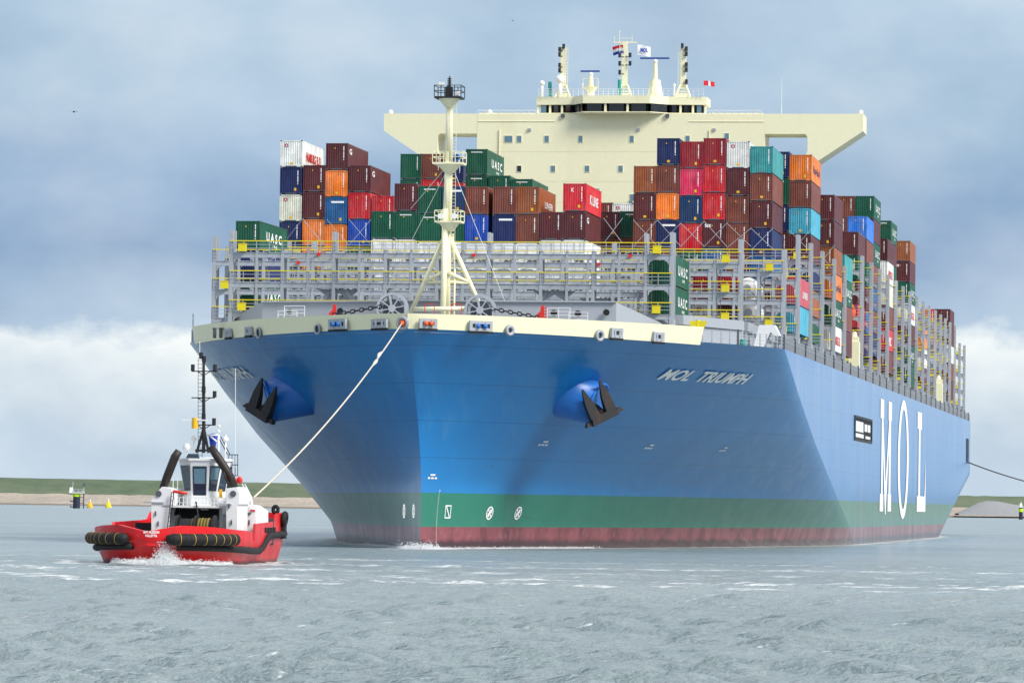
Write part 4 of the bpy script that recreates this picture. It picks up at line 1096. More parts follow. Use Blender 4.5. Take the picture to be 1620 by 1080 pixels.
row(111.6, 'in far row before bridge', [(633.2, 242.3, ['green', 'green', 'brown']), (666.4, 242.3, ['brown', 'red', 'brown']), (700.3, 247, ['navy', 'red', 'brown']), (935, 319.5, ['brown', 'brown']), (968, 320.5, ['white', 'green'])])
row(111.6, 'at port rail before bridge', [(1320.2, 307, ['maroon', 'maroon+tex', 'rust', 'orange+HAPAG', 'green+UASC', 'white+HAMBURG'], False, True)])
row(127, 'at port rail beside lifeboat', [(1336.5, 401, ['teal', 'green+UASC', 'brown', 'maroon'], False, True)])
row(154.8, 'just aft of bridge', [(1357.8, 365.6, ['maroon', 'green', 'maroon', 'red', 'brown'], True, True)])
row(170, 'in second bay aft of bridge', [(1340, 341, ['brown', 'maroon', 'brown'], True, True), (1371.5, 341, ['sky', 'brown', 'green', 'maroon'], True, True)])
row(185.2, 'in third bay aft of bridge', [(1352, 309, ['brown', 'brown', 'maroon'], True, True), (1382.9, 309, ['green+UASC', 'maroon', 'green+UASC', 'brown'], True, True)])
row(200.4, 'in fourth bay aft of bridge', [(1404.2, 376.5, ['maroon', 'white+HAMBURG', 'ivory', 'brown', 'red+MSC', 'brown'], False, True)])
row(215.6, 'in fifth bay aft of bridge', [(1409.7, 348, ['green+UASC', 'maroon', 'green', 'maroon'], True, True)])
row(246, 'in seventh bay aft of bridge', [(1440, 380, ['rust', 'maroon+tex', 'green+UASC', 'white+HAMBURG', 'maroon', 'green+UASC', 'green'], False, True)])
row(261.5, 'in eighth bay aft of bridge', [(1436, 505, ['brown', 'green', 'maroon'], True, True)])
row(291.8, 'in tenth bay aft of bridge', [(1462, 520, ['orange', 'white', 'maroon'], True, True)])
row(352, 'near the stern', [(1479.5, 488, ['red', 'maroon', 'brown'], True, True), (1503.2, 488, ['maroon', 'maroon', 'white+MSC', 'brown', 'maroon'], False, True)])

def tank_container(px, py, Y, label):
    a = P(px, py, Y); root = thing('tank_container', label, 'tank container', (a.x, Y, a.z - 1.3), 0, 'tank containers between the lashing bridges')
    f = MB()
    for x in (-1.2, 1.1):
        for y in (0, 5.95): f.box(x, x + .1, y, y + .1, 0, 2.6)
        for z in (0, 2.48): f.box(x, x + .1, .1, 5.95, z, z + .12)
    for y in (0, 5.95):
        for z in (0, 2.48): f.box(-1.1, 1.1, y, y + .1, z, z + .12)
        f.bar((-1.1, y + .05, .2), (-.4, y + .05, 1.0), .07); f.bar((1.1, y + .05, .2), (.4, y + .05, 1.0), .07)
    f.build('frame', M['steel_dark'], root)
    t = MB(); K = 20; prof = [(.12, .0), (.2, .55), (.35, .9), (.6, 1.1), (5.4, 1.1), (5.7, .8), (5.85, 0)]; vs = []
    for y, r in prof:
        for k in range(K): vs.append((r * math.cos(2 * math.pi * k / K), y, 1.3 + r * math.sin(2 * math.pi * k / K)))
    t.add(vs, [(j * K + k, j * K + (k + 1) % K, (j + 1) * K + (k + 1) % K, (j + 1) * K + k) for j in range(len(prof) - 1) for k in range(K)])
    t.build('tank', M['lens'], root, True)
    q = MB(); q.tube((0, .1, 1.3), (0, .02, 1.3), .4, n=14); q.build('manhole', M['steel'], root)
tank_container(1182, 456, 50.8, 'pale tank container upper of two beside the port lashing frames')
tank_container(1184, 494, 50.8, 'pale tank container lower of two beside the port lashing frames')
def lashing_rods():
    for Y, pts in ((80.6, [(1002, 348, 1040, 390), (1040, 348, 1002, 390), (1040, 348, 1077, 390), (1077, 353, 1040, 390), (1077, 353, 1114, 390), (1114, 350, 1077, 390), (1114, 350, 1150, 390), (1150, 353, 1114, 390), (1150, 353, 1188, 390), (1188, 361, 1150, 392), (1188, 361, 1225, 396), (1223, 361, 1190, 394),
                            (443, 392, 479, 346), (479, 346, 512, 388), (515, 388, 481, 350), (552, 388, 517, 347), (552, 347, 587, 388), (587, 347, 552, 388)]),
                   (96, [(1249, 365, 1284, 400), (1284, 362, 1250, 400)]), (111, [(1287, 388, 1320, 430), (1320, 388, 1287, 430)]), (65.6, [(955, 345, 985, 385), (985, 345, 955, 385), (590, 376, 623, 400), (623, 376, 660, 400)])):
        for a, b, c, d in pts: MB().tube(P(a, b, Y), P(c, d, Y - .6), .028, n=5).build('lashing_rod', M['steel'], ship)
lashing_rods()
def lifeboat():
    a = P(1356, 491, 141); x = min(26.9, a.x - 1.2); root = thing('lifeboat', 'orange enclosed lifeboat hanging at the port rail beside the bridge house', 'lifeboat', (x, 143, a.z))
    v = []; f = []; K = 14; n = 12
    for j in range(n + 1):
        u = j / n * 2 - 1; r = (1 - abs(u) ** 2.6) ** .5
        for k in range(K):
            t = 2 * math.pi * k / K; v.append((1.2 * r * math.cos(t), u * 3.8, 1.2 * r * math.sin(t) * (1.0 if math.sin(t) > 0 else 1.15)))
    for j in range(n):
        for k in range(K): f.append((j * K + k, j * K + (k + 1) % K, (j + 1) * K + (k + 1) % K, (j + 1) * K + k))
    m = MB(); m.add(v, f); m.build('hull', M['orange'], root, True)
    MB().box(-.7, .7, -.8, .9, 1.2, 1.9).build('conning_cupola', M['orange'], root)
    w = MB()
    for k in range(5): w.box(1.26, 1.36, -2.4 + k * .9, -1.95 + k * .9, .35, .65)
    w.build('window', M['glass_dark'], root)
    d = MB()
    for y in (139.8, 146.2 - .5): d.box(x - 2.2, x - 1.8, y - .15, y + .15, 19.4, a.z + 3); d.bar((x - 2, y, a.z + 2.9), (x + .3, y, a.z + 2.7), .3); d.tube((x, y, a.z + 2.7), (x, y, a.z + 1), .04, n=5)
    d.build('lifeboat_davit', M['cream'], ship)
lifeboat()

# ------------------------------------------------------------------ the tug
TL = PZ(232, 893, 0.0); TRZ = R_(.1)
_tr = Matrix.Rotation(TRZ, 3, 'Z'); _ti = _tr.transposed()
def TP(px, py, yl):
    o = _ti @ (CAM - TL); d = _ti @ ray(px, py); return o + d * ((yl - o.y) / d.y)
tug = thing('tugboat', 'red hulled tug with white wheelhouse and black bow fenders towing the big ship', 'tugboat', TL, TRZ)
TLEN = 22.5
def tb(y, z):
    y0 = .9 * (1 - max(-.5, min(1, z / 1.6))); t = (y - y0)
    if t <= 0: return 0.0
    b = 4.85 * (1 - (1 - min(1, t / 7.5)) ** 2.3) ** .6
    b *= 1 - .10 * max(0, 1 - z / 1.4) 
    if y > 8: b *= 1 - .13 * ((y - 8) / (TLEN - 8)) ** 1.4
    return b
def ttop(y, b): return float(np.interp(y, [0, .25, .8, 2, 5, 8.5, 9.4, 9.55, 10.2, 10.5, 17.0, 19, 19.6, TLEN], [2.12, 2.3, 2.5, 2.45, 2.25, 2.15, 2.1, 1.55, 1.55, 2.62, 2.74, 2.8, 3.3, 3.35]))
def tug_hull():
    ys = np.concatenate([np.linspace(0, 1, 22) ** 2 * 6, np.linspace(6.3, 9.4, 10), np.linspace(9.55, 10.5, 6), np.linspace(10.8, TLEN, 30)]); nz = 14; v = []; f = []
    def ring(side):
        o = len(v)
        for y in ys:
            zt = ttop(y, 0)
            for j in range(nz):
                z = -.8 + (zt + .8) * j / (nz - 1); v.append((side * tb(y + (.9 * (1 - max(-.5, min(1, z / 1.6))) if y < 6 else 0) * (1 - min(y, 6) / 6), z), y + .9 * (1 - max(-.5, min(1, z / 1.6))) * (1 - min(y, 6) / 6), z))
        for i in range(len(ys) - 1):
            for j in range(nz - 1):
                a = o + i * nz + j; q = (a, a + nz, a + nz + 1, a + 1); f.append(q if side > 0 else q[::-1])
        for i in range(len(ys) - 1):                             # bulwark cap and inner face
            a = o + i * nz + nz - 1; b_ = a + nz; n = len(v)
            for k in (a, b_): x, y, z = v[k]; v.append((x - side * min(abs(x), .18), y + .1, z))
            for k in (n, n + 1): x, y, z = v[k]; v.append((x, y, 1.2))
            q = (a, b_, n + 1, n); f.append(q if side > 0 else q[::-1]); q = (n, n + 1, n + 3, n + 2); f.append(q if side > 0 else q[::-1])
        return o
    ring(1); ring(-1)
    n = len(v); zt = ttop(TLEN, 0)
    for j in range(nz):
        z = -.8 + (zt + .8) * j / (nz - 1); b = tb(TLEN, z); v += [(b, TLEN, z), (-b, TLEN, z)]
    for j in range(nz - 1): f.append((n + 2 * j, n + 2 * j + 1, n + 2 * j + 3, n + 2 * j + 2))
    me = bpy.data.meshes.new('hull'); me.from_pydata(v, [], f); me.materials.append(M['tughull']); me.polygons.foreach_set('use_smooth', [True] * len(f)); me.update()
    me.set_sharp_from_angle(angle=R_(40)); return link('hull', me, tug)
tug_hull()
def outl(y, z, off, side): 
    b = tb(y, z); e = .08; s = (tb(y + e, z) - tb(max(0, y - e), z)) / (e + min(e, y)); n = Vector((1, -s, 0)).normalized()
    return Vector((side * (b + n.x * off), y + n.y * off, z))
def tug_details():
    dk = [(tb(y, 1.2) - .25, y + .2) for y in np.linspace(1, TLEN - .3, 30)]
    MB().plan(dk + [(-x, y) for x, y in reversed(dk)], 1.1, 1.2).build('deck', M['steel_dark'], tug)
    for side, ya, yb_ in ((-1, .32, 4.0), (1, .30, 4.6)):          # fat bow fenders with yellow bands
        m = MB(); pts = [outl(y, 1.62, .30, side) for y in np.linspace(ya, yb_, 24)]; k = len(pts)
        m.path(pts, [.26] + [.38] * (k - 2) + [.26], 14)
        o = m.build('bow_fender', M['rubber'], tug, True); b = MB()
        for j in range(2, k - 2, 3):
            d = (pts[j + 1] - pts[j]).normalized() * .012; b.path([pts[j] - d, pts[j] + d], .388, 14)
        b.build('band', M['hy_yellow'], o, True); g = MB()
        for j in range(1, k - 1):
            d = (pts[j + 1] - pts[j]).normalized() * .05; g.path([pts[j] - d, pts[j] + d], .384, 14)
        g.build('groove', M['rubber'], o, True)
    for side in (-1, 1):
        ys = list(np.linspace(.9 if side > 0 else .5, 11.4, 28)); m = MB()
        pts = [outl(y, 1.16 - .30 * min(1, y / 10), .10, side) for y in ys] + [outl(12.4, .84, .1, side), outl(13.2, 1.0, .1, side), outl(14.6, 1.62, .1, side), outl(15.6, 1.8, .1, side), outl(20.8, 1.9, .1, side), outl(TLEN, 1.95, .1, side)]
        m.path(pts, .22, 10); m.build('rubbing_strake', M['rubber'], tug, True)
    for side in (-1, 1):
        a = outl(21.4, 2.55, .05, side)
        MB().box(a.x - .2, a.x + .22, 21.3, 22.1, 1.6, 2.6).build('fender_pad', M['rubber'], tug)
        fm = MB(); K = 16; c = outl(21.6, 2.9, .2, side); ring = [c + Vector((.05 * math.sin(2 * math.pi * k / K), .36 * math.cos(2 * math.pi * k / K), .36 * math.sin(2 * math.pi * k / K))) for k in range(K + 1)]; fm.path(ring, .21, 10); fm.build('tyre_fender', M['rubber'], tug, True); fm = MB()
        c = outl(20.4, 3.55, -.25, side); ring = [c + Vector((.17 * math.cos(2 * math.pi * k / K), .1, .22 * math.sin(2 * math.pi * k / K))) for k in range(K + 1)]; fm.path(ring, .13, 8); fm.build('tyre_fender', M['rubber'], tug, True)
    fp = MB()
    for side in (-1, 1):
        for k in range(4): a = outl(14.2 + k * 1.2, 2.2, .02, side); b = outl(15.1 + k * 1.2, 2.2, .02, side); fp.bar(a, b, .08, .34)
        for y in (7.0, 8.4): a = outl(y, 1.0, .02, side); b = outl(y + .9, 1.0, .02, side); fp.bar(a, b, .06, .34)
    fp.build('freeing_port', M['dark'], tug)
    t = MB(); 
    for s, z, w in (('SMIT HUDSON', 1.98, 1.0), ('VALLETTA', 1.76, .76)):
        vs, fs = text_flat(s, .03); W0 = vs[:, 0].max(); pts = []
        for a, b in vs:
            x = .25 + (a / W0 - .5) * w; lo, hi = 0, 3.0
            for _ in range(24):
                mid = (lo + hi) / 2
                if tb(mid, 2) < abs(x): lo = mid
                else: hi = mid
            pts.append((x, lo - .03, z + b * .16))
        t.add(pts, fs)
    t.build('ship_name', M['letter'], tug)
tug_details()
def tug_house():
    def poly(pxs, y0, y1, name, mat, parent=tug, mb=None):
        m = mb or MB(); pts = [TP(a, b, y0) for a, b in pxs]
        m.prism([(p.x, p.z) for p in pts], y0, y1)
        return m if mb else m.build(name, mat, parent)
    poly([(239.5, 842), (239.5, 791), (245, 783), (256, 769.5), (271, 773), (272, 792), (267, 815), (264.5, 842)], 8.2, 11.5, 'funnel_casing', M['white'])
    poly([(358, 842), (358, 772), (374.5, 770), (378, 778), (378, 797), (375, 800), (375, 842)], 8.2, 11.5, 'funnel_casing', M['white'])
    for px in (250.5, 368.5):
        c = TP(px, 780.5, 8.1); o = MB(); o.tube((c.x, 8.2, c.z), (c.x, 8.12, c.z), .2, n=16); ob = o.build('vent', M['steel_dark'], tug)
    e = MB()
    e.box(TP(239, 0, 8).x, TP(271, 0, 8).x, 8.12, 8.2, TP(0, 791.5, 8).z - .03, TP(0, 790, 8).z); e.box(TP(358, 0, 8).x, TP(378, 0, 8).x, 8.12, 8.2, TP(0, 793, 8).z - .03, TP(0, 791.5, 8).z)
    e.build('ledge', M['steel'], tug)
    # main house: white walls, dark winch opening, sloping after part
    h = MB()
    zt, z0 = TP(0, 795, 9).z, 1.15
    xl, xr = TP(268, 0, 9).x, TP(360, 0, 9).x
    h.box(xl, xr, 9.9, 15.5, z0, zt)
    h.box(xl + .2, xr + .1, 8.2, 9.9, zt - .14, zt)
    pr = [TP(376, 842, 12), TP(376, 797, 12), TP(392, 799, 12), TP(405, 808, 12), TP(405, 842, 12)]
    h.prism([(p.x, p.z) for p in pr], 12, 16)
    hs = h.build('deckhouse', M['white'], tug)
    d = MB(); a, b = TP(284, 804, 9.8), TP(346, 823, 9.8); d.box(a.x, b.x, 9.80, 9.88, b.z, a.z); a, b = TP(272, 795, 9.8), TP(283, 815, 9.8); d.box(a.x, b.x, 9.8, 9.88, b.z, a.z)
    a, b = TP(375.3, 797, 11.9), TP(379, 842, 11.9); d.box(a.x, b.x, 11.9, 11.98, b.z, a.z); d.build('winch_opening', M['dark'], hs)
    lm = MB(); a, b = TP(318, 804.5, 9.7), TP(330, 806.5, 9.7); lm.box(a.x, b.x, 9.6, 9.75, b.z, a.z); lm.build('strip_lamp', M['letter'], hs)
    pl = MB()
    for (x0, x1, y0, y1) in ((324, 330, 825, 834), (338, 345, 825, 834), (346.5, 356, 799, 836)):
        a, b = TP(x0, y0, 9.85), TP(x1, y1, 9.85)
        for (p, q, r, s) in ((a.x, b.x, a.z - .03, a.z), (a.x, b.x, b.z, b.z + .03), (a.x, a.x + .03, b.z, a.z), (b.x - .03, b.x, b.z, a.z)): pl.box(p, q, 9.84, 9.9, r, s)
    c = TP(355, 815, 9.8); pl.tube((c.x, 9.8, c.z), (c.x, 9.88, c.z), .1, n=10); pl.build('door', M['steel'], hs)
    for px, py in ((386, 806), (400, 807), (393, 812)):
        c = TP(px, py, 11.95); MB().box(c.x - .16, c.x + .16, 11.93, 11.99, c.z - .06, c.z + .06).build('sign', M['red'] if px == 400 else M['steel_dark'], hs)
    w = MB(); c = TP(312, 829, 7.4); w.tube((c.x - 1.1, 7.4, c.z - .25), (c.x + 1.2, 7.4, c.z - .25), .62, n=18)
    for s in (-1.3, -.1, 1.1): w.tube((c.x + s, 7.4, c.z - .25), (c.x + s + .15, 7.4, c.z - .25), .85, n=20)
    w.box(c.x - 2.1, c.x + 2.0, 7, 8.2, 1.2, 1.9); wi = w.build('towing_winch', M['black'], tug)
    rr = MB()
    for k in range(6): rr.tube((c.x - .3 + k * .2, 7.4, c.z - .25), (c.x - .15 + k * .2, 7.4, c.z - .25), .68 if k % 2 else .65, n=16)
    rr.build('rope_drum', M['drum_rope'], wi, True)
    # balcony rail and gear in front of the wheelhouse
    r = MB(); a, b = TP(284, 786, 8.3), TP(358, 786, 8.3)
    for k in range(13): x = a.x + (b.x - a.x) * k / 12; r.box(x - .02, x + .02, 8.28, 8.32, zt, a.z)
    for f_ in (0, .33): r.box(a.x, b.x, 8.28, 8.32, a.z - f_ - .04, a.z - f_)
    for px in (281, 274):
        p = TP(px, 756, 9); r.box(p.x - .02, p.x + .02, 9, 9.04, zt, p.z)
    r.build('guard_rail', M['white'], hs)
    # wheelhouse
    def X(px, y=9.4): return TP(px, 750, y).x
    zs, zw, zr, zb_ = TP(0, 774.5, 9.4).z, TP(0, 729, 9.4).z, TP(0, 724.5, 9.4).z, zt - .02
    top = [(X(a, b), b) for a, b in ((283.5, 10.6), (301.5, 9.25), (330, 9.25), (351, 10.2), (364, 11.2), (367, 14.0), (286, 14.0))]
    bot = [(X(a, b), b) for a, b in ((292, 10.5), (303.5, 9.55), (328.5, 9.55), (343, 10.2), (357, 11.2), (360, 14.0), (294, 14.0))]
    n = len(top); m = MB(); vs = [(x, y, zb_) for x, y in bot] + [(x, y, zs) for x, y in bot] + [(x, y, zw) for x, y in top] + [(x, y, zr) for x, y in top]
    m.add(vs, [(r_ * n + i, r_ * n + (i + 1) % n, (r_ + 1) * n + (i + 1) % n, (r_ + 1) * n + i) for r_ in range(3) for i in range(n)] + [tuple(range(3 * n, 4 * n))])
    whs = m.build('wheelhouse', M['white'], tug)
    for i in range(6):
        B0, B1, T0, T1 = Vector((*bot[i], zs)), Vector((*bot[(i + 1) % n], zs)), Vector((*top[i], zw)), Vector((*top[(i + 1) % n], zw))
        if i == 1: dz = (B0 - T0).normalized() * .5; B0 = B0 + dz; B1 = B1 + dz
        nn = (B1 - B0).cross(T0 - B0).normalized() * .03; q = lambda u, v: (B0.lerp(B1, u)).lerp(T0.lerp(T1, u), v) + nn
        w = MB().add([q(.1, .06), q(.9, .06), q(.9, .93), q(.1, .93)], [(0, 1, 2, 3)]); w.build('window', M['glass_tug'], whs)
        if i in (1, 2):
            w = MB(); nn = nn * 1.3; w.add([q(.18, .45), q(.82, .45), q(.82, .86), q(.18, .86)], [(0, 1, 2, 3)]); w.build('rear_window_view', M['glass_tint'], whs)
    rf = MB().plan([(x + (.12 if x > X(318) else -.12), y - .1) for x, y in top], zr + .002, zr + .14)
    a = TP(304, 712, 10.5); b = TP(331, 724, 10.5); rf.prism([(a.x - .2, zr), (a.x + .15, a.z - .45), (b.x - .1, a.z - .45), (b.x + .2, zr)], 9.9, 13)
    rf.build('roof', M['white'], whs)
    a, b = TP(306, 0, 10), TP(328, 0, 10); sk = MB().add([(a.x, 9.88, zr + .1 + .06), (b.x, 9.88, zr + .16), (b.x - .1, 9.88, zr + .45), (a.x + .15, 9.88, zr + .45)], [(0, 1, 2, 3)]); sk.build('skylight', M['glass_tug'], whs)
    la = MB()
    for px, qx in ((271.5, 264.5), (275, 268)): la.bar(TP(px, 778, 8), TP(qx, 838, 8), .05)
    for k in range(9): t = k / 9; la.bar(TP(271.5 - 7 * t, 778 + 60 * t, 8), TP(275 - 7 * t, 778 + 60 * t, 8), .035)
    la.build('ladder', M['black'], hs)
    hz = MB(); hz.path([TP(310, 793, 8.2), TP(312, 806, 8.0), TP(315, 822, 7.6), TP(318, 838, 7.2)], .05, 6); hz.build('hawser', M['black'], hs)
    for px, py in ((362, 800), (366, 826), (246, 812), (250, 828), (382, 822), (394, 826)):
        q = TP(px, py, 8.15 if px < 378 else 11.95); MB().box(q.x - .05, q.x + .05, q.y - .03, q.y, q.z - .16, q.z + .16).build('fitting', M['steel_dark'], hs)
    # exhausts
    for pts in ([(258, 772), (264, 755), (271, 737), (277, 722), (283, 713)], [(371, 772), (365, 755), (354, 737), (344, 722), (333, 706)]):
        P3 = [TP(a, b, 9.2 if k else 9.6) for k, (a, b) in enumerate(pts)]
        m = MB().path(P3, [.26, .28, .28, .28, .24], 12); m.build('exhaust_pipe', M['soot'], tug, True)
    m = MB(); m.path([TP(257, 771, 9.4), TP(262, 756, 9.4), TP(268, 740, 9.4)], .07, 8); m.path([TP(363, 772, 9), TP(356, 752, 9), TP(354, 745, 9)], .07, 8); m.build('vent_pipe', M['soot'], tug, True)
    # mast with yards and lamps
    YMt = 11.5; t = lambda a, b: TP(a, b, YMt); m = MB()
    m.tube(t(322.5, 690), t(322.5, 563), .12, .07, 8)
    for px in (311, 330): m.tube(t(px, 716), t(322.5, 676), .09, .09, 6)
    m.tube(t(322, 716), t(322.5, 690), .12, n=6); m.bar(t(309, 712), t(332, 712), .14)
    for y, a, b in ((587, 303, 346), (629, 303, 340), (672, 305, 341)):
        m.bar(t(a, y), t(b, y), .07); m.bar(t(312, y), t(322, y + 7), .05); m.bar(t(333, y), t(322, y + 7), .05)
    for y in (613, 656): m.box(t(320, y).x, t(325, y).x, YMt - .2, YMt + .1, t(0, y + 5).z, t(0, y - 5).z)
    tm = m.build('signal_mast', M['black'], tug)
    for px, py in ((305, 582), (340, 582), (339.5, 624), (338.5, 667), (323, 569), (318, 563)): q = t(px, py); MB().tube((q.x, YMt, q.z - .18), (q.x, YMt, q.z + .24), .13, n=8).build('navigation_light', M['black'], tm)
    ld = MB()
    for px in (313.5, 320): ld.bar(t(px, 728), t(px, 566), .03)
    for k in range(26): y = 570 + k * 6; ld.bar(t(313.5, y), t(320, y), .03)
    ld.build('ladder', M['steel_dark'], tm)
    q = t(310, 668); s = MB().tube((q.x, YMt - .3, q.z - .4), (q.x, YMt - .3, q.z + .3), .22, n=12); s.build('radar_reflector', M['hy_yellow'], tm)
    s = MB(); s.box(t(301, 0).x, t(340, 0).x, YMt - .45, YMt - .3, t(0, 662).z, t(0, 660).z); s.build('radar_scanner', M['white'], tm)
    d = MB()
    for px, py, r in ((296, 707, .3), (307, 693, .2), (357, 695, .2), (346.5, 674, .1), (346, 682, .11)): d.sphere(TP(px, py, 12), r, 12, 8)
    for px, py in ((346, 700), (357, 700), (307, 700), (296, 714)): a = TP(px, py, 12); d.tube((a.x, 12, zr), (a.x, 12, a.z + .5), .06, n=6)
    d.bar(TP(328, 688, 12), TP(346, 688, 12), .1); d.bar(TP(333, 690, 12), TP(343, 698, 12), .09); d.build('antenna_dome', M['lens'], whs, True)
    q = TP(337, 697, 12.5); b = MB().tube((q.x, 12.5, q.z - .5), (q.x, 12.5, q.z + .35), .16, .32, 14); b.sphere((q.x, 12.5, q.z + .33), .32, 14, 8, (1, 1, .5)); b.build('radar_housing', M['flag_blue'], whs, True)
    cg = MB()
    for px in (362, 367, 372, 376): a, b2 = TP(px, 752, 12), TP(px, 719, 12); cg.bar(a, b2, .04)
    for py in (719, 735, 752): cg.bar(TP(361, py, 12), TP(377, py, 12), .05)
    cg.bar(TP(345, 690, 12), TP(360, 719, 12), .05); cg.bar(TP(349, 690, 12), TP(364, 719, 12), .05); cg.build('mast_platform', M['black'], whs)
    sp = MB(); a, b2 = TP(382, 728, 13), TP(374, 700, 13)
    for px in (372.5,): sp.tube(TP(px, 740, 12), TP(372.5, 583, 12), .02, n=5); sp.tube(TP(316, 566, 11.5), TP(316, 540, 11.5), .02, n=5)
    sp.build('whip_antenna', M['white'], whs)
    lb = MB()
    for px, py in ((371, 761), (379, 759), (386, 826)): q = TP(px, py, 11.6); lb.sphere(q, .2, 10, 8, (1, .7, 1.2 if px < 386 else 2))
    q = TP(284, 777, 8.6); lb.bar((q.x - .4, 8.6, q.z), (q.x + .5, 8.6, q.z - .12), .18); lb.build('life_ring', M['red'], tug, True)
    g = MB(); q = TP(349, 781, 8.6); g.box(q.x - .09, q.x + .09, 8.5, 8.7, q.z - .25, q.z + .3); q1, q2 = TP(376, 779, 10), TP(381, 794, 10); g.bar(q1, q2, .22, .06); g.build('yellow_gear', M['hy_yellow'], tug)
    rf = MB(); q = TP(389, 787, 13); rf.sphere((q.x, 13, q.z), .42, 14, 8, (1, 1, .8)); 
    for px in (383, 387): rf.bar(TP(px, 765, 12.6), TP(px + 12, 788, 12.6), .07)
    rf.tube(TP(398, 790, 14), TP(398, 808, 14), .08); rf.build('towing_gear', M['white'], tug)
    rl = MB(); a, b = TP(214, 826, 9), TP(238, 826, 9); q = TP(0, 842, 9).z
    rl.box(a.x, b.x, 9, 9.3, q - .4, a.z); rb = rl.build('bulwark_locker', M['dark'], tug)
    st = MB(); st.box(TP(406, 811, 16).x, TP(424, 811, 16).x, 16, 18, 1.2, TP(0, 814, 16).z); st.tube((TP(408, 0, 16).x, 17, TP(0, 814, 16).z), (TP(422, 0, 16).x, 17, TP(0, 814, 16).z), .5, n=14); st.build('stern_winch', M['black'], tug)
tug_house()

# ------------------------------------------------------------------ ropes
def rope(name, label, cat, a, b, sag, r, mat, knot=None):
    m = MB(); K = 24; pts = [a.lerp(b, k / K) - Vector((0, 0, sag * 4 * (k / K) * (1 - k / K))) for k in range(K + 1)]
    m.path(pts, r, 7)
    if knot:
        c = int(K * knot); m.path([pts[c], pts[c] + (pts[c + 1] - pts[c]) * .4 + Vector((.1, 0, .1)), pts[c + 1]], [r, r * 2.6, r], 7); m.path([pts[c + 1], pts[c + 1].lerp(pts[c + 2], .5) + Vector((-.12, 0, .05)), pts[c + 2]], [r, r * 2.2, r], 7)
    o = m.build(name, mat, None, True); tag(o, label, cat)
tow = TL + _tr @ TP(402, 786, 14)
H_ = hit(638.5, 511, 1) or hit(637, 511, -1)
rope('tow_rope', 'pale tow rope running from the tug up to the ship bow', 'rope', tow, H_ + Vector((0, -.3, 0)), .9, .062, M['rope'], .76)
rope('tow_wire', 'dark towing wire leading off to the right from the ship stern', 'rope', Vector((BEAM + .1, 381, 12.4)), PD(1700, 777, 860), .6, .11, M['darkrope'])

# ------------------------------------------------------------------ sea
def sea_material():
    m, N, L, b = new_mat('sea water'); pos = N.new('ShaderNodeNewGeometry').outputs['Position']
    at = N.new('ShaderNodeAttribute'); at.attribute_name = 'foam'
    mp = N.new('ShaderNodeMapping'); mp.inputs['Rotation'].default_value = (0, 0, -YAW); L.new(pos, mp.inputs[0]); v = mp.outputs[0]
    n1 = noise_n(N, L, v, .95, 8, .70, (.20, 1.0, 1)); n2 = noise_n(N, L, v, 2.6, 6, .65, (.5, 1, 1)); n3 = noise_n(N, L, v, .035, 4, .55, (.5, 1, 1))
    big = noise_n(N, L, v, .02, 3, .5)
    base = mixc(N, L, mrange(N, L, big, .3, .7), (.20, .255, .265), (.265, .32, .33))
    def mth(op, a, c=None, clamp=False):
        n = N.new('ShaderNodeMath'); n.operation = op; n.use_clamp = clamp
        for i, x in enumerate((a, c)):
            if x is None: continue
            if isinstance(x, (int, float)): n.inputs[i].default_value = x
            else: L.new(x, n.inputs[i])
        return n.outputs[0]
    s = mth('ADD', n1, mth('MULTIPLY', mth('SUBTRACT', n3, .5), .35)); s = mth('ADD', s, mth('MULTIPLY', mth('SUBTRACT', n2, .5), .42)); s = mth('ADD', s, mth('MULTIPLY', at.outputs['Fac'], .42))
    lace = noise_n(N, L, v, 3.4, 6, .7, (.55, 1, 1))
    foam = mth('MULTIPLY', mrange(N, L, s, .67, .80), mrange(N, L, lace, .40, .58, .12, 1))
    caps_glints = mrange(N, L, noise_n(N, L, v, 1.5, 5, .64, (.40, 1.2, 1)), .665, .72); foam = mth('MAXIMUM', foam, mth('MULTIPLY', caps_glints, .75))  # white flecks: small whitecaps plus sun glints painted into the colour
    c = mixc(N, L, foam, base, (.78, .80, .80)); L.new(c, b.inputs['Base Color'])
    L.new(mrange(N, L, foam, 0, 1, .20, .8), b.inputs['Roughness']); b.inputs['IOR'].default_value = 1.333
    bp = N.new('ShaderNodeBump'); bp.inputs['Strength'].default_value = .9; bp.inputs['Distance'].default_value = .16
    hsum = mth('ADD', n2, mth('MULTIPLY', noise_n(N, L, v, 1.1, 5, .65, (.4, 1, 1)), 2.2)); hsum = mth('ADD', hsum, mth('MULTIPLY', noise_n(N, L, v, .42, 6, .68, (.45, 1, 1)), 5.5)); L.new(hsum, bp.inputs['Height']); L.new(bp.outputs[0], b.inputs['Normal'])
    return m
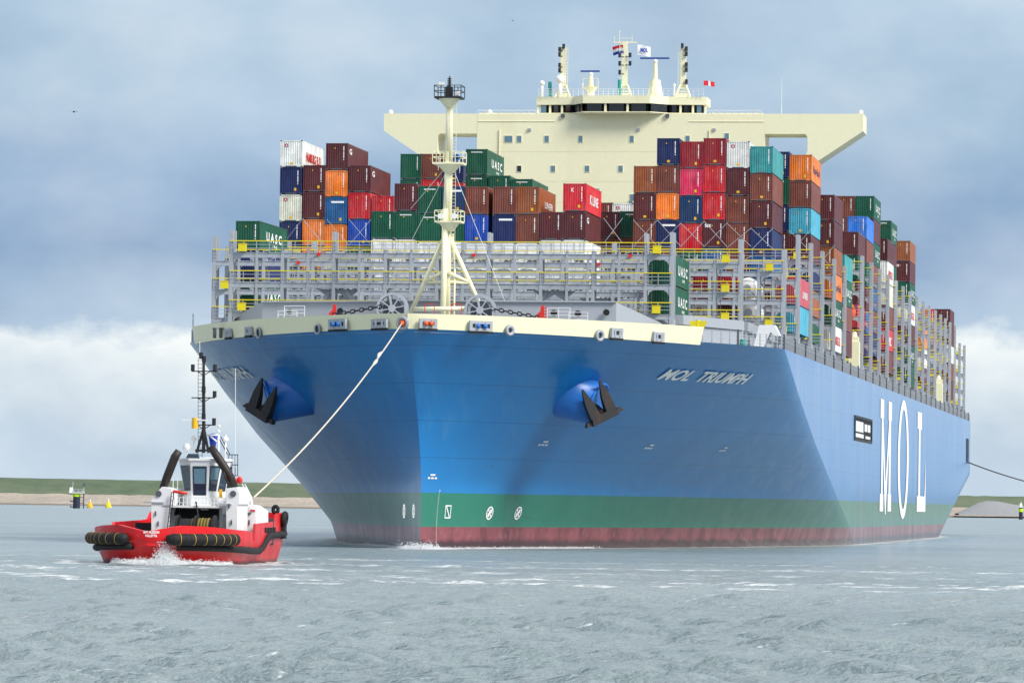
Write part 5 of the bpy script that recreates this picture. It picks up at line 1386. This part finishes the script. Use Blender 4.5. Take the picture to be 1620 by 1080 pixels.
def sea():
    r = np.exp(np.linspace(math.log(70), math.log(9000), 1350))
    ad = np.radians(np.linspace(-9, 9, 760)); ac = np.radians(np.linspace(9, 180, 70)[1:])
    a = np.concatenate([-ac[::-1], ad, ac[:-1]]); a0 = math.atan2(FWD.x, FWD.y)
    nr, na = len(r), len(a); A, Rr = np.meshgrid(a + a0, r)
    X = CAM.x + Rr * np.sin(A); Y = CAM.y + Rr * np.cos(A); Z = np.zeros_like(X)
    wd = math.radians(205) + a0
    sp = Rr * .0036
    for k in range(46):
        lam = .9 * (4.6 / .9) ** (k / 45); th = wd + rng.normal(0, .38); amp = .026 * lam ** .75 * math.exp(-((lam - 2.0) / 2.6) ** 2) * rng.uniform(.6, 1.3); ph = rng.uniform(0, 6.28)
        fade = np.clip((lam / sp - 2.2) / 2.5, 0, 1)
        arg = 2 * np.pi / lam * (X * math.sin(th) + Y * math.cos(th)) + ph
        Z += fade * amp * (1.6 * (np.sin(arg) * .5 + .5) ** 3.0 - .45)
    dense = np.abs(A - a0) < math.radians(9.01); Z *= dense
    D = (X - CAM.x) * FWD.x + (Y - CAM.y) * FWD.y; Lx = (X - CAM.x) * RGT.x + (Y - CAM.y) * RGT.y
    fo = np.zeros_like(X)
    for d0, w, s in ((238, 1.7, .90), (230, 1.3, .8), (247, 2, .55), (243, 1.2, .5), (272, 4, .5), (205, 3, .3), (262, 2.2, .42), (300, 5, .45), (330, 6, .4)):
        wob = 2.2 * np.sin(Lx * .07 + d0) + 1.1 * np.sin(Lx * .19 + d0 * 2)
        fo += s * np.exp(-((D - d0 - wob) / w) ** 2)
    yy = np.linspace(-2, 392, 400); hbv = np.array([max(hb(y, 0), hb(y, .8)) for y in yy])   # wash along the big hull
    dh = np.abs(X) - np.interp(Y, yy, hbv); near = (Y > -4) & (Y < 392)
    fo += near * .8 * np.exp(-np.clip(dh, 0, 50) / 2.0) * (dh > -3)
    fo += .7 * np.exp(-((X) ** 2 / 14 + (Y - 1) ** 2 / 22)); fo += near * .22 * np.exp(-((dh - 9) / 4.5) ** 2)
    lx = (X - TL.x) * math.cos(TRZ) + (Y - TL.y) * math.sin(TRZ); ly = -(X - TL.x) * math.sin(TRZ) + (Y - TL.y) * math.cos(TRZ)   # and round the tug
    q = np.hypot(lx / 5.6, (ly - 10.5) / 11.2); fo += .75 * np.exp(-((q - 1.0) / .09) ** 2) + .45 * np.exp(-((q - 1.25) / .16) ** 2)
    fo += .55 * np.exp(-((ly - 1.2) / 1.6) ** 2 - (lx / 6) ** 2) + .3 * np.exp(-((ly - 26) / 9) ** 2 - ((lx) / 7) ** 2)
    n = nr * na; co = np.stack([X, Y, Z], -1).reshape(-1, 3)
    i, j = np.meshgrid(np.arange(nr - 1), np.arange(na), indexing='ij'); j2 = (j + 1) % na
    F = np.stack([i * na + j, i * na + j2, (i + 1) * na + j2, (i + 1) * na + j], -1).reshape(-1, 4)[:, ::-1]
    co = np.concatenate([co, [[CAM.x, CAM.y, -.02]]]); nf = len(F)
    tri = np.stack([np.full(na, n), (np.arange(na) + 1) % na, np.arange(na)], -1)
    me = bpy.data.meshes.new('sea_water'); me.vertices.add(n + 1); me.vertices.foreach_set('co', co.astype(np.float32).ravel())
    me.loops.add(nf * 4 + na * 3); me.loops.foreach_set('vertex_index', np.concatenate([F.ravel(), tri.ravel()]).astype(np.int32))
    me.polygons.add(nf + na); me.polygons.foreach_set('loop_start', np.concatenate([np.arange(nf) * 4, nf * 4 + np.arange(na) * 3]).astype(np.int32))
    me.polygons.foreach_set('use_smooth', np.ones(nf + na, bool)); me.update(calc_edges=True); me.validate()
    at = me.attributes.new('foam', 'FLOAT', 'POINT'); at.data.foreach_set('value', np.concatenate([fo.ravel(), [0]]).astype(np.float32))
    me.materials.append(sea_material()); o = link('sea_water', me); tag(o, 'choppy grey green sea with foam streaks', None, None, 'structure')
sea()
def spray(name, label, n, fn, r0, r1):
    m = MB()
    O = [(1, 0, 0), (-1, 0, 0), (0, 1, 0), (0, -1, 0), (0, 0, 1), (0, 0, -1)]; Fc = [(0, 2, 4), (2, 1, 4), (1, 3, 4), (3, 0, 4), (2, 0, 5), (1, 2, 5), (3, 1, 5), (0, 3, 5)]
    for _ in range(n):
        p, k = fn(); r = random.uniform(r0, r1) * k
        s = (random.uniform(.7, 1.6), random.uniform(.7, 1.4), random.uniform(.6, 1.2)); m.add([(p[0] + a * r * s[0], p[1] + b * r * s[1], p[2] + c * r * s[2]) for a, b, c in O], Fc)
    o = m.build(name, M['foam'], None, True); tag(o, label, None, None, 'stuff')
M['foam'] = paint('white sea foam', (238, 242, 244), .7, .02)
def tug_spray():
    u = random.random()
    if u < .45:
        x = random.gauss(1.15, .38); h = max(0, random.expovariate(2.2)) * max(.2, 1.2 - abs(x - 1.15)); z = min(h, 1.45); y = -.15 - abs(random.gauss(0, .25)) 
    else:
        x = random.uniform(-2.6, 4.4); z = abs(random.gauss(.05, .14)) * (1.2 - .1 * abs(x)); y = None
    lo, hi = 0, 7.
    for _ in range(18):
        mid = (lo + hi) / 2
        if tb(mid + .3, .6) < abs(x): lo = mid
        else: hi = mid
    y = lo - .2 - abs(random.gauss(0, .3)) + .1
    p = TL + _tr @ Vector((x, y, z)); return p, (1.25 - .45 * min(1, z))
spray('bow_spray', 'white spray thrown up by the tug bow', 12000, tug_spray, .010, .034)
def stem_spray():
    y = random.uniform(-1.2, 34) if random.random() < .7 else random.uniform(-1.2, 3); s = random.choice((-1, 1)); x = s * (hb(y, .5) + abs(random.gauss(.1, .6))); z = abs(random.gauss(0, .08)) * (3 if y < 1.5 else 1)
    if y < 0: x = random.gauss(-.3, .8)
    return Vector((x, y, z)), 1.0
spray('stem_foam', 'low white foam where the ship stem cuts the water', 7000, stem_spray, .012, .045)

# ------------------------------------------------------------------ far shore, marks and buoys
def shore():
    D0 = 2850.; m = MB()
    def P3(lx, d, z): q = CAM + FWD * d + RGT * lx; return (q.x, q.y, z)
    prof = [(-8, -1.5), (0, -.1), (6, 1.2), (22, 3.2), (40, 5.6), (46, 6.6)]
    pr2 = [(46, 6.6), (60, 9.2), (84, 14.6), (92, 15.4), (140, 15.0), (400, 3)]
    xs = np.linspace(-1500, 1500, 501)
    def strip(prof, name, mat, label, jit):
        v = []; f = []; k = len(prof)
        for i, x in enumerate(xs):
            e = 30 * math.sin(x * .0021 + 1); t = -1.6 * max(-1, min(1, x / 320))
            for d, z in prof:
                v.append(P3(x, D0 + e + d, z + rng.normal(0, jit) * (z > 1) + (t if z > 9 else .3 * t if z > 4 else 0)))
        for i in range(len(xs) - 1):
            for j in range(k - 1): a = i * k + j; f.append((a, a + k, a + k + 1, a + 1))
        q = MB(); q.add(v, f); o = q.build(name, mat); tag(o, label, None, None, 'structure')
    mt, N, L, b = new_mat('shore stone'); pos = N.new('ShaderNodeNewGeometry').outputs['Position']; sep = N.new('ShaderNodeSeparateXYZ'); L.new(pos, sep.inputs[0])
    n = noise_n(N, L, pos, .5, 6, .7); n2 = noise_n(N, L, pos, .03, 4, .6, (1, 1, 6))
    c = mixc(N, L, mrange(N, L, n, .3, .7), lin(136, 126, 114), lin(182, 170, 154)); c = mixc(N, L, mrange(N, L, n2, .45, .65, 0, .55), c, lin(132, 124, 116)); c = mixc(N, L, mrange(N, L, sep.outputs['Z'], .6, 1.3, .75, 0), c, lin(78, 74, 66))
    L.new(c, b.inputs['Base Color']); b.inputs['Roughness'].default_value = .9
    g, N, L, b = new_mat('dike grass'); pos = N.new('ShaderNodeNewGeometry').outputs['Position']
    n = noise_n(N, L, pos, .09, 7, .7); n2 = noise_n(N, L, pos, .012, 4, .6, (1, 1, 8)); c = mixc(N, L, mrange(N, L, n, .3, .7), lin(64, 82, 60), lin(88, 102, 76)); c = mixc(N, L, mrange(N, L, n2, .4, .65, 0, .6), c, lin(108, 114, 92))  # greens desaturated, distance haze put into the grass colour
    L.new(c, b.inputs['Base Color']); b.inputs['Roughness'].default_value = .95
    strip(prof, 'beach', mt, 'pale stone beach along the far shore', .12); strip(pr2, 'dike', g, 'long green grass dike on the far shore', .10)
    # gravel heap and dark works on the right
    hp = MB(); K = 40; v = []
    c0 = CAM + FWD * (D0 + 20) + RGT * 292
    pts = [(-14, 0), (-8, 3.2), (0, 6.8), (5, 8.0), (12, 7.4), (22, 5.6), (36, 4.0), (60, 3.2)]
    for dx, h in pts:
        for dd, k in ((-9, .0), (-4, .6), (0, 1), (6, .9), (14, 0)): q = c0 + RGT * dx + FWD * dd; v.append((q.x + rng.normal(0, .4), q.y, 2.5 + h * k * rng.uniform(.94, 1.06) - (1 if k == 0 else 0)))
    f = [(i * 5 + j, i * 5 + 5 + j, i * 5 + 6 + j, i * 5 + 1 + j) for i in range(len(pts) - 1) for j in range(4)]
    hp.add(v, f); o = hp.build('gravel_heap', paint('grey gravel', (138, 140, 142), .9, .3, (100, 100, 100), .3), None, True); tag(o, 'long grey gravel heap on the beach at the right', 'gravel heap')
    tr = MB()
    for k in range(16):
        dx = rng.uniform(-44, -28); h = rng.uniform(2, 9); q = c0 + RGT * dx; tr.box(q.x - 1.2, q.x + 1.2, q.y - 1, q.y + 1, 3, 3 + h)
    o = tr.build('dark_works', M['steel_dark']); tag(o, 'dark clutter of works beside the gravel heap', 'works')
shore()
def dolphin_post():
    Dd = 2000.; c = PD(121, 803, Dd); s = Dd / FPX; root = thing('dolphin_post', 'dark mooring post with yellow green band and railed platform', 'dolphin post', (c.x, c.y, 0), YAW)
    m = MB(); m.tube((0, 0, -2), (0, 0, 5.05), 1.55, 1.5, 20); m.build('pile', M['navy_steel'], root, False)
    m = MB(); m.tube((0, 0, 5.05), (0, 0, 6.3), 1.62, n=20); m.build('band', M['lime'], root)
    m = MB(); m.tube((3.05, 0, -2), (3.05, 0, 6.6), .22, n=8)
    for z in (2.3, 4.8): m.box(1.4, 3.0, -.1, .1, z - .12, z + .12)
    for z in (.6, 3.0): m.box(-2.6, -1.4, -.3, .3, z - .2, z + .2); m.box(-2.8, -2.5, -.3, .3, z - .1, z + .5)
    m.build('side_frame', M['navy_steel'], root)
    m = MB(); m.box(-3.1, 3.3, -2.2, 2.2, 6.6, 6.95); m.box(-3.0, -1.8, -1, .5, 6.95, 9.1)
    for x in (-3, -1, 1, 3.2): m.box(x - .05, x + .05, -2.2, -2.1, 6.95, 8.2)
    for z in (7.5, 8.15): m.box(-3, 3.2, -2.18, -2.1, z - .05, z + .05)
    m.tube((-1.7, 0, 6.9), (-1.7, 0, 11.6), .06, n=6); m.tube((3.1, 0, 6.9), (3.1, 0, 9.6), .06, n=6); m.build('platform', M['white'], root)
    m = MB(); m.box(2.6, 3.6, -.2, .2, 9.4, 10.9); m.box(-1.2, .3, -1.4, -.6, 7.0, 8.2); m.box(.5, 1.9, -1.4, -.6, 7.0, 8.1); m.build('equipment_box', M['steel_dark'], root)
M['navy_steel'] = paint('dark navy steel', (28, 38, 62), .6, .2); M['lime'] = paint('lime marking band', (196, 238, 20), .5, .05)
dolphin_post()
def buoy(px, py, D, h, mat, label):
    c = PD(px, py, D); root = thing('buoy', label, 'buoy', (c.x, c.y, 0), YAW, 'yellow buoys off the beach'); k = h / 3.6
    m = MB(); m.tube((0, 0, -.5 * k), (0, 0, .75 * k), 1.35 * k, 1.4 * k, 16); m.build('float', mat, root)
    m = MB(); m.tube((0, 0, .75 * k), (0, 0, 2.7 * k), 1.0 * k, .34 * k, 12)
    for a in range(4): t = a * math.pi / 2 + .4; m.bar((1.1 * k * math.cos(t), 1.1 * k * math.sin(t), .75 * k), (.3 * k * math.cos(t), .3 * k * math.sin(t), 2.9 * k), .14 * k)
    m.build('tower', mat, root)
    m = MB(); m.tube((0, 0, 2.7 * k), (0, 0, 3.3 * k), .3 * k, .22 * k, 10); m.sphere((0, 0, 3.45 * k), .25 * k, 8, 6); m.build('lantern', M['lens'], root)
M['buoy_y'] = paint('yellow buoy paint', (240, 214, 30), .5, .1); M['buoy_o'] = paint('weathered amber buoy paint', (238, 186, 40), .5, .15)
buoy(142.5, 800, 2150, 3.9, M['buoy_o'], 'amber yellow buoy nearest to the dark mooring post'); buoy(171.5, 798.5, 2300, 4.2, M['buoy_y'], 'lemon yellow buoy further from the dark mooring post')
def beacon():
    D = 2400.; c = PD(1615, 815, D); root = thing('beacon', 'dark beacon post with lime band and pale lamp near the right beach', 'beacon', (c.x, c.y, 0), YAW)
    m = MB(); m.tube((0, 0, -2), (0, 0, 4.0), 1.0, n=14); m.tube((0, 0, 5.6), (0, 0, 6.2), 1.1, n=14); m.build('pile', M['navy_steel'], root)
    MB().tube((0, 0, 4.0), (0, 0, 5.6), 1.15, n=14).build('band', M['lime'], root)
    m = MB(); m.box(-.7, .7, -.6, .6, 6.2, 8.2); m.tube((0, 0, 8.2), (0, 0, 9.0), .3, n=8); m.build('lamp', M['lens'], root)
beacon()
def bird(px, py, D, label):
    c = PD(px, py, D); root = thing('bird', label, 'bird', c, .6); m = MB()
    m.add([(0, 0, 0), (-.25, .08, .08), (-.62, .22, -.04), (-.3, -.14, .05), (.25, .08, .08), (.62, .22, -.04), (.3, -.14, .05), (0, -.05, .05)], [(0, 1, 2, 3), (0, 6, 5, 4), (0, 3, 7), (0, 7, 6)]); m.build('wing', M['steel_dark'], root)
    m = MB(); m.sphere((0, 0, 0), .11, 8, 6, (.8, 2.6, .8)); m.build('body', M['steel_dark'], root)
bird(117, 177, 480, 'small dark gull gliding high in the left sky'); bird(811, 33, 900, 'tiny gull at the top of the sky above the containers')
print('containers', COUNT[0])
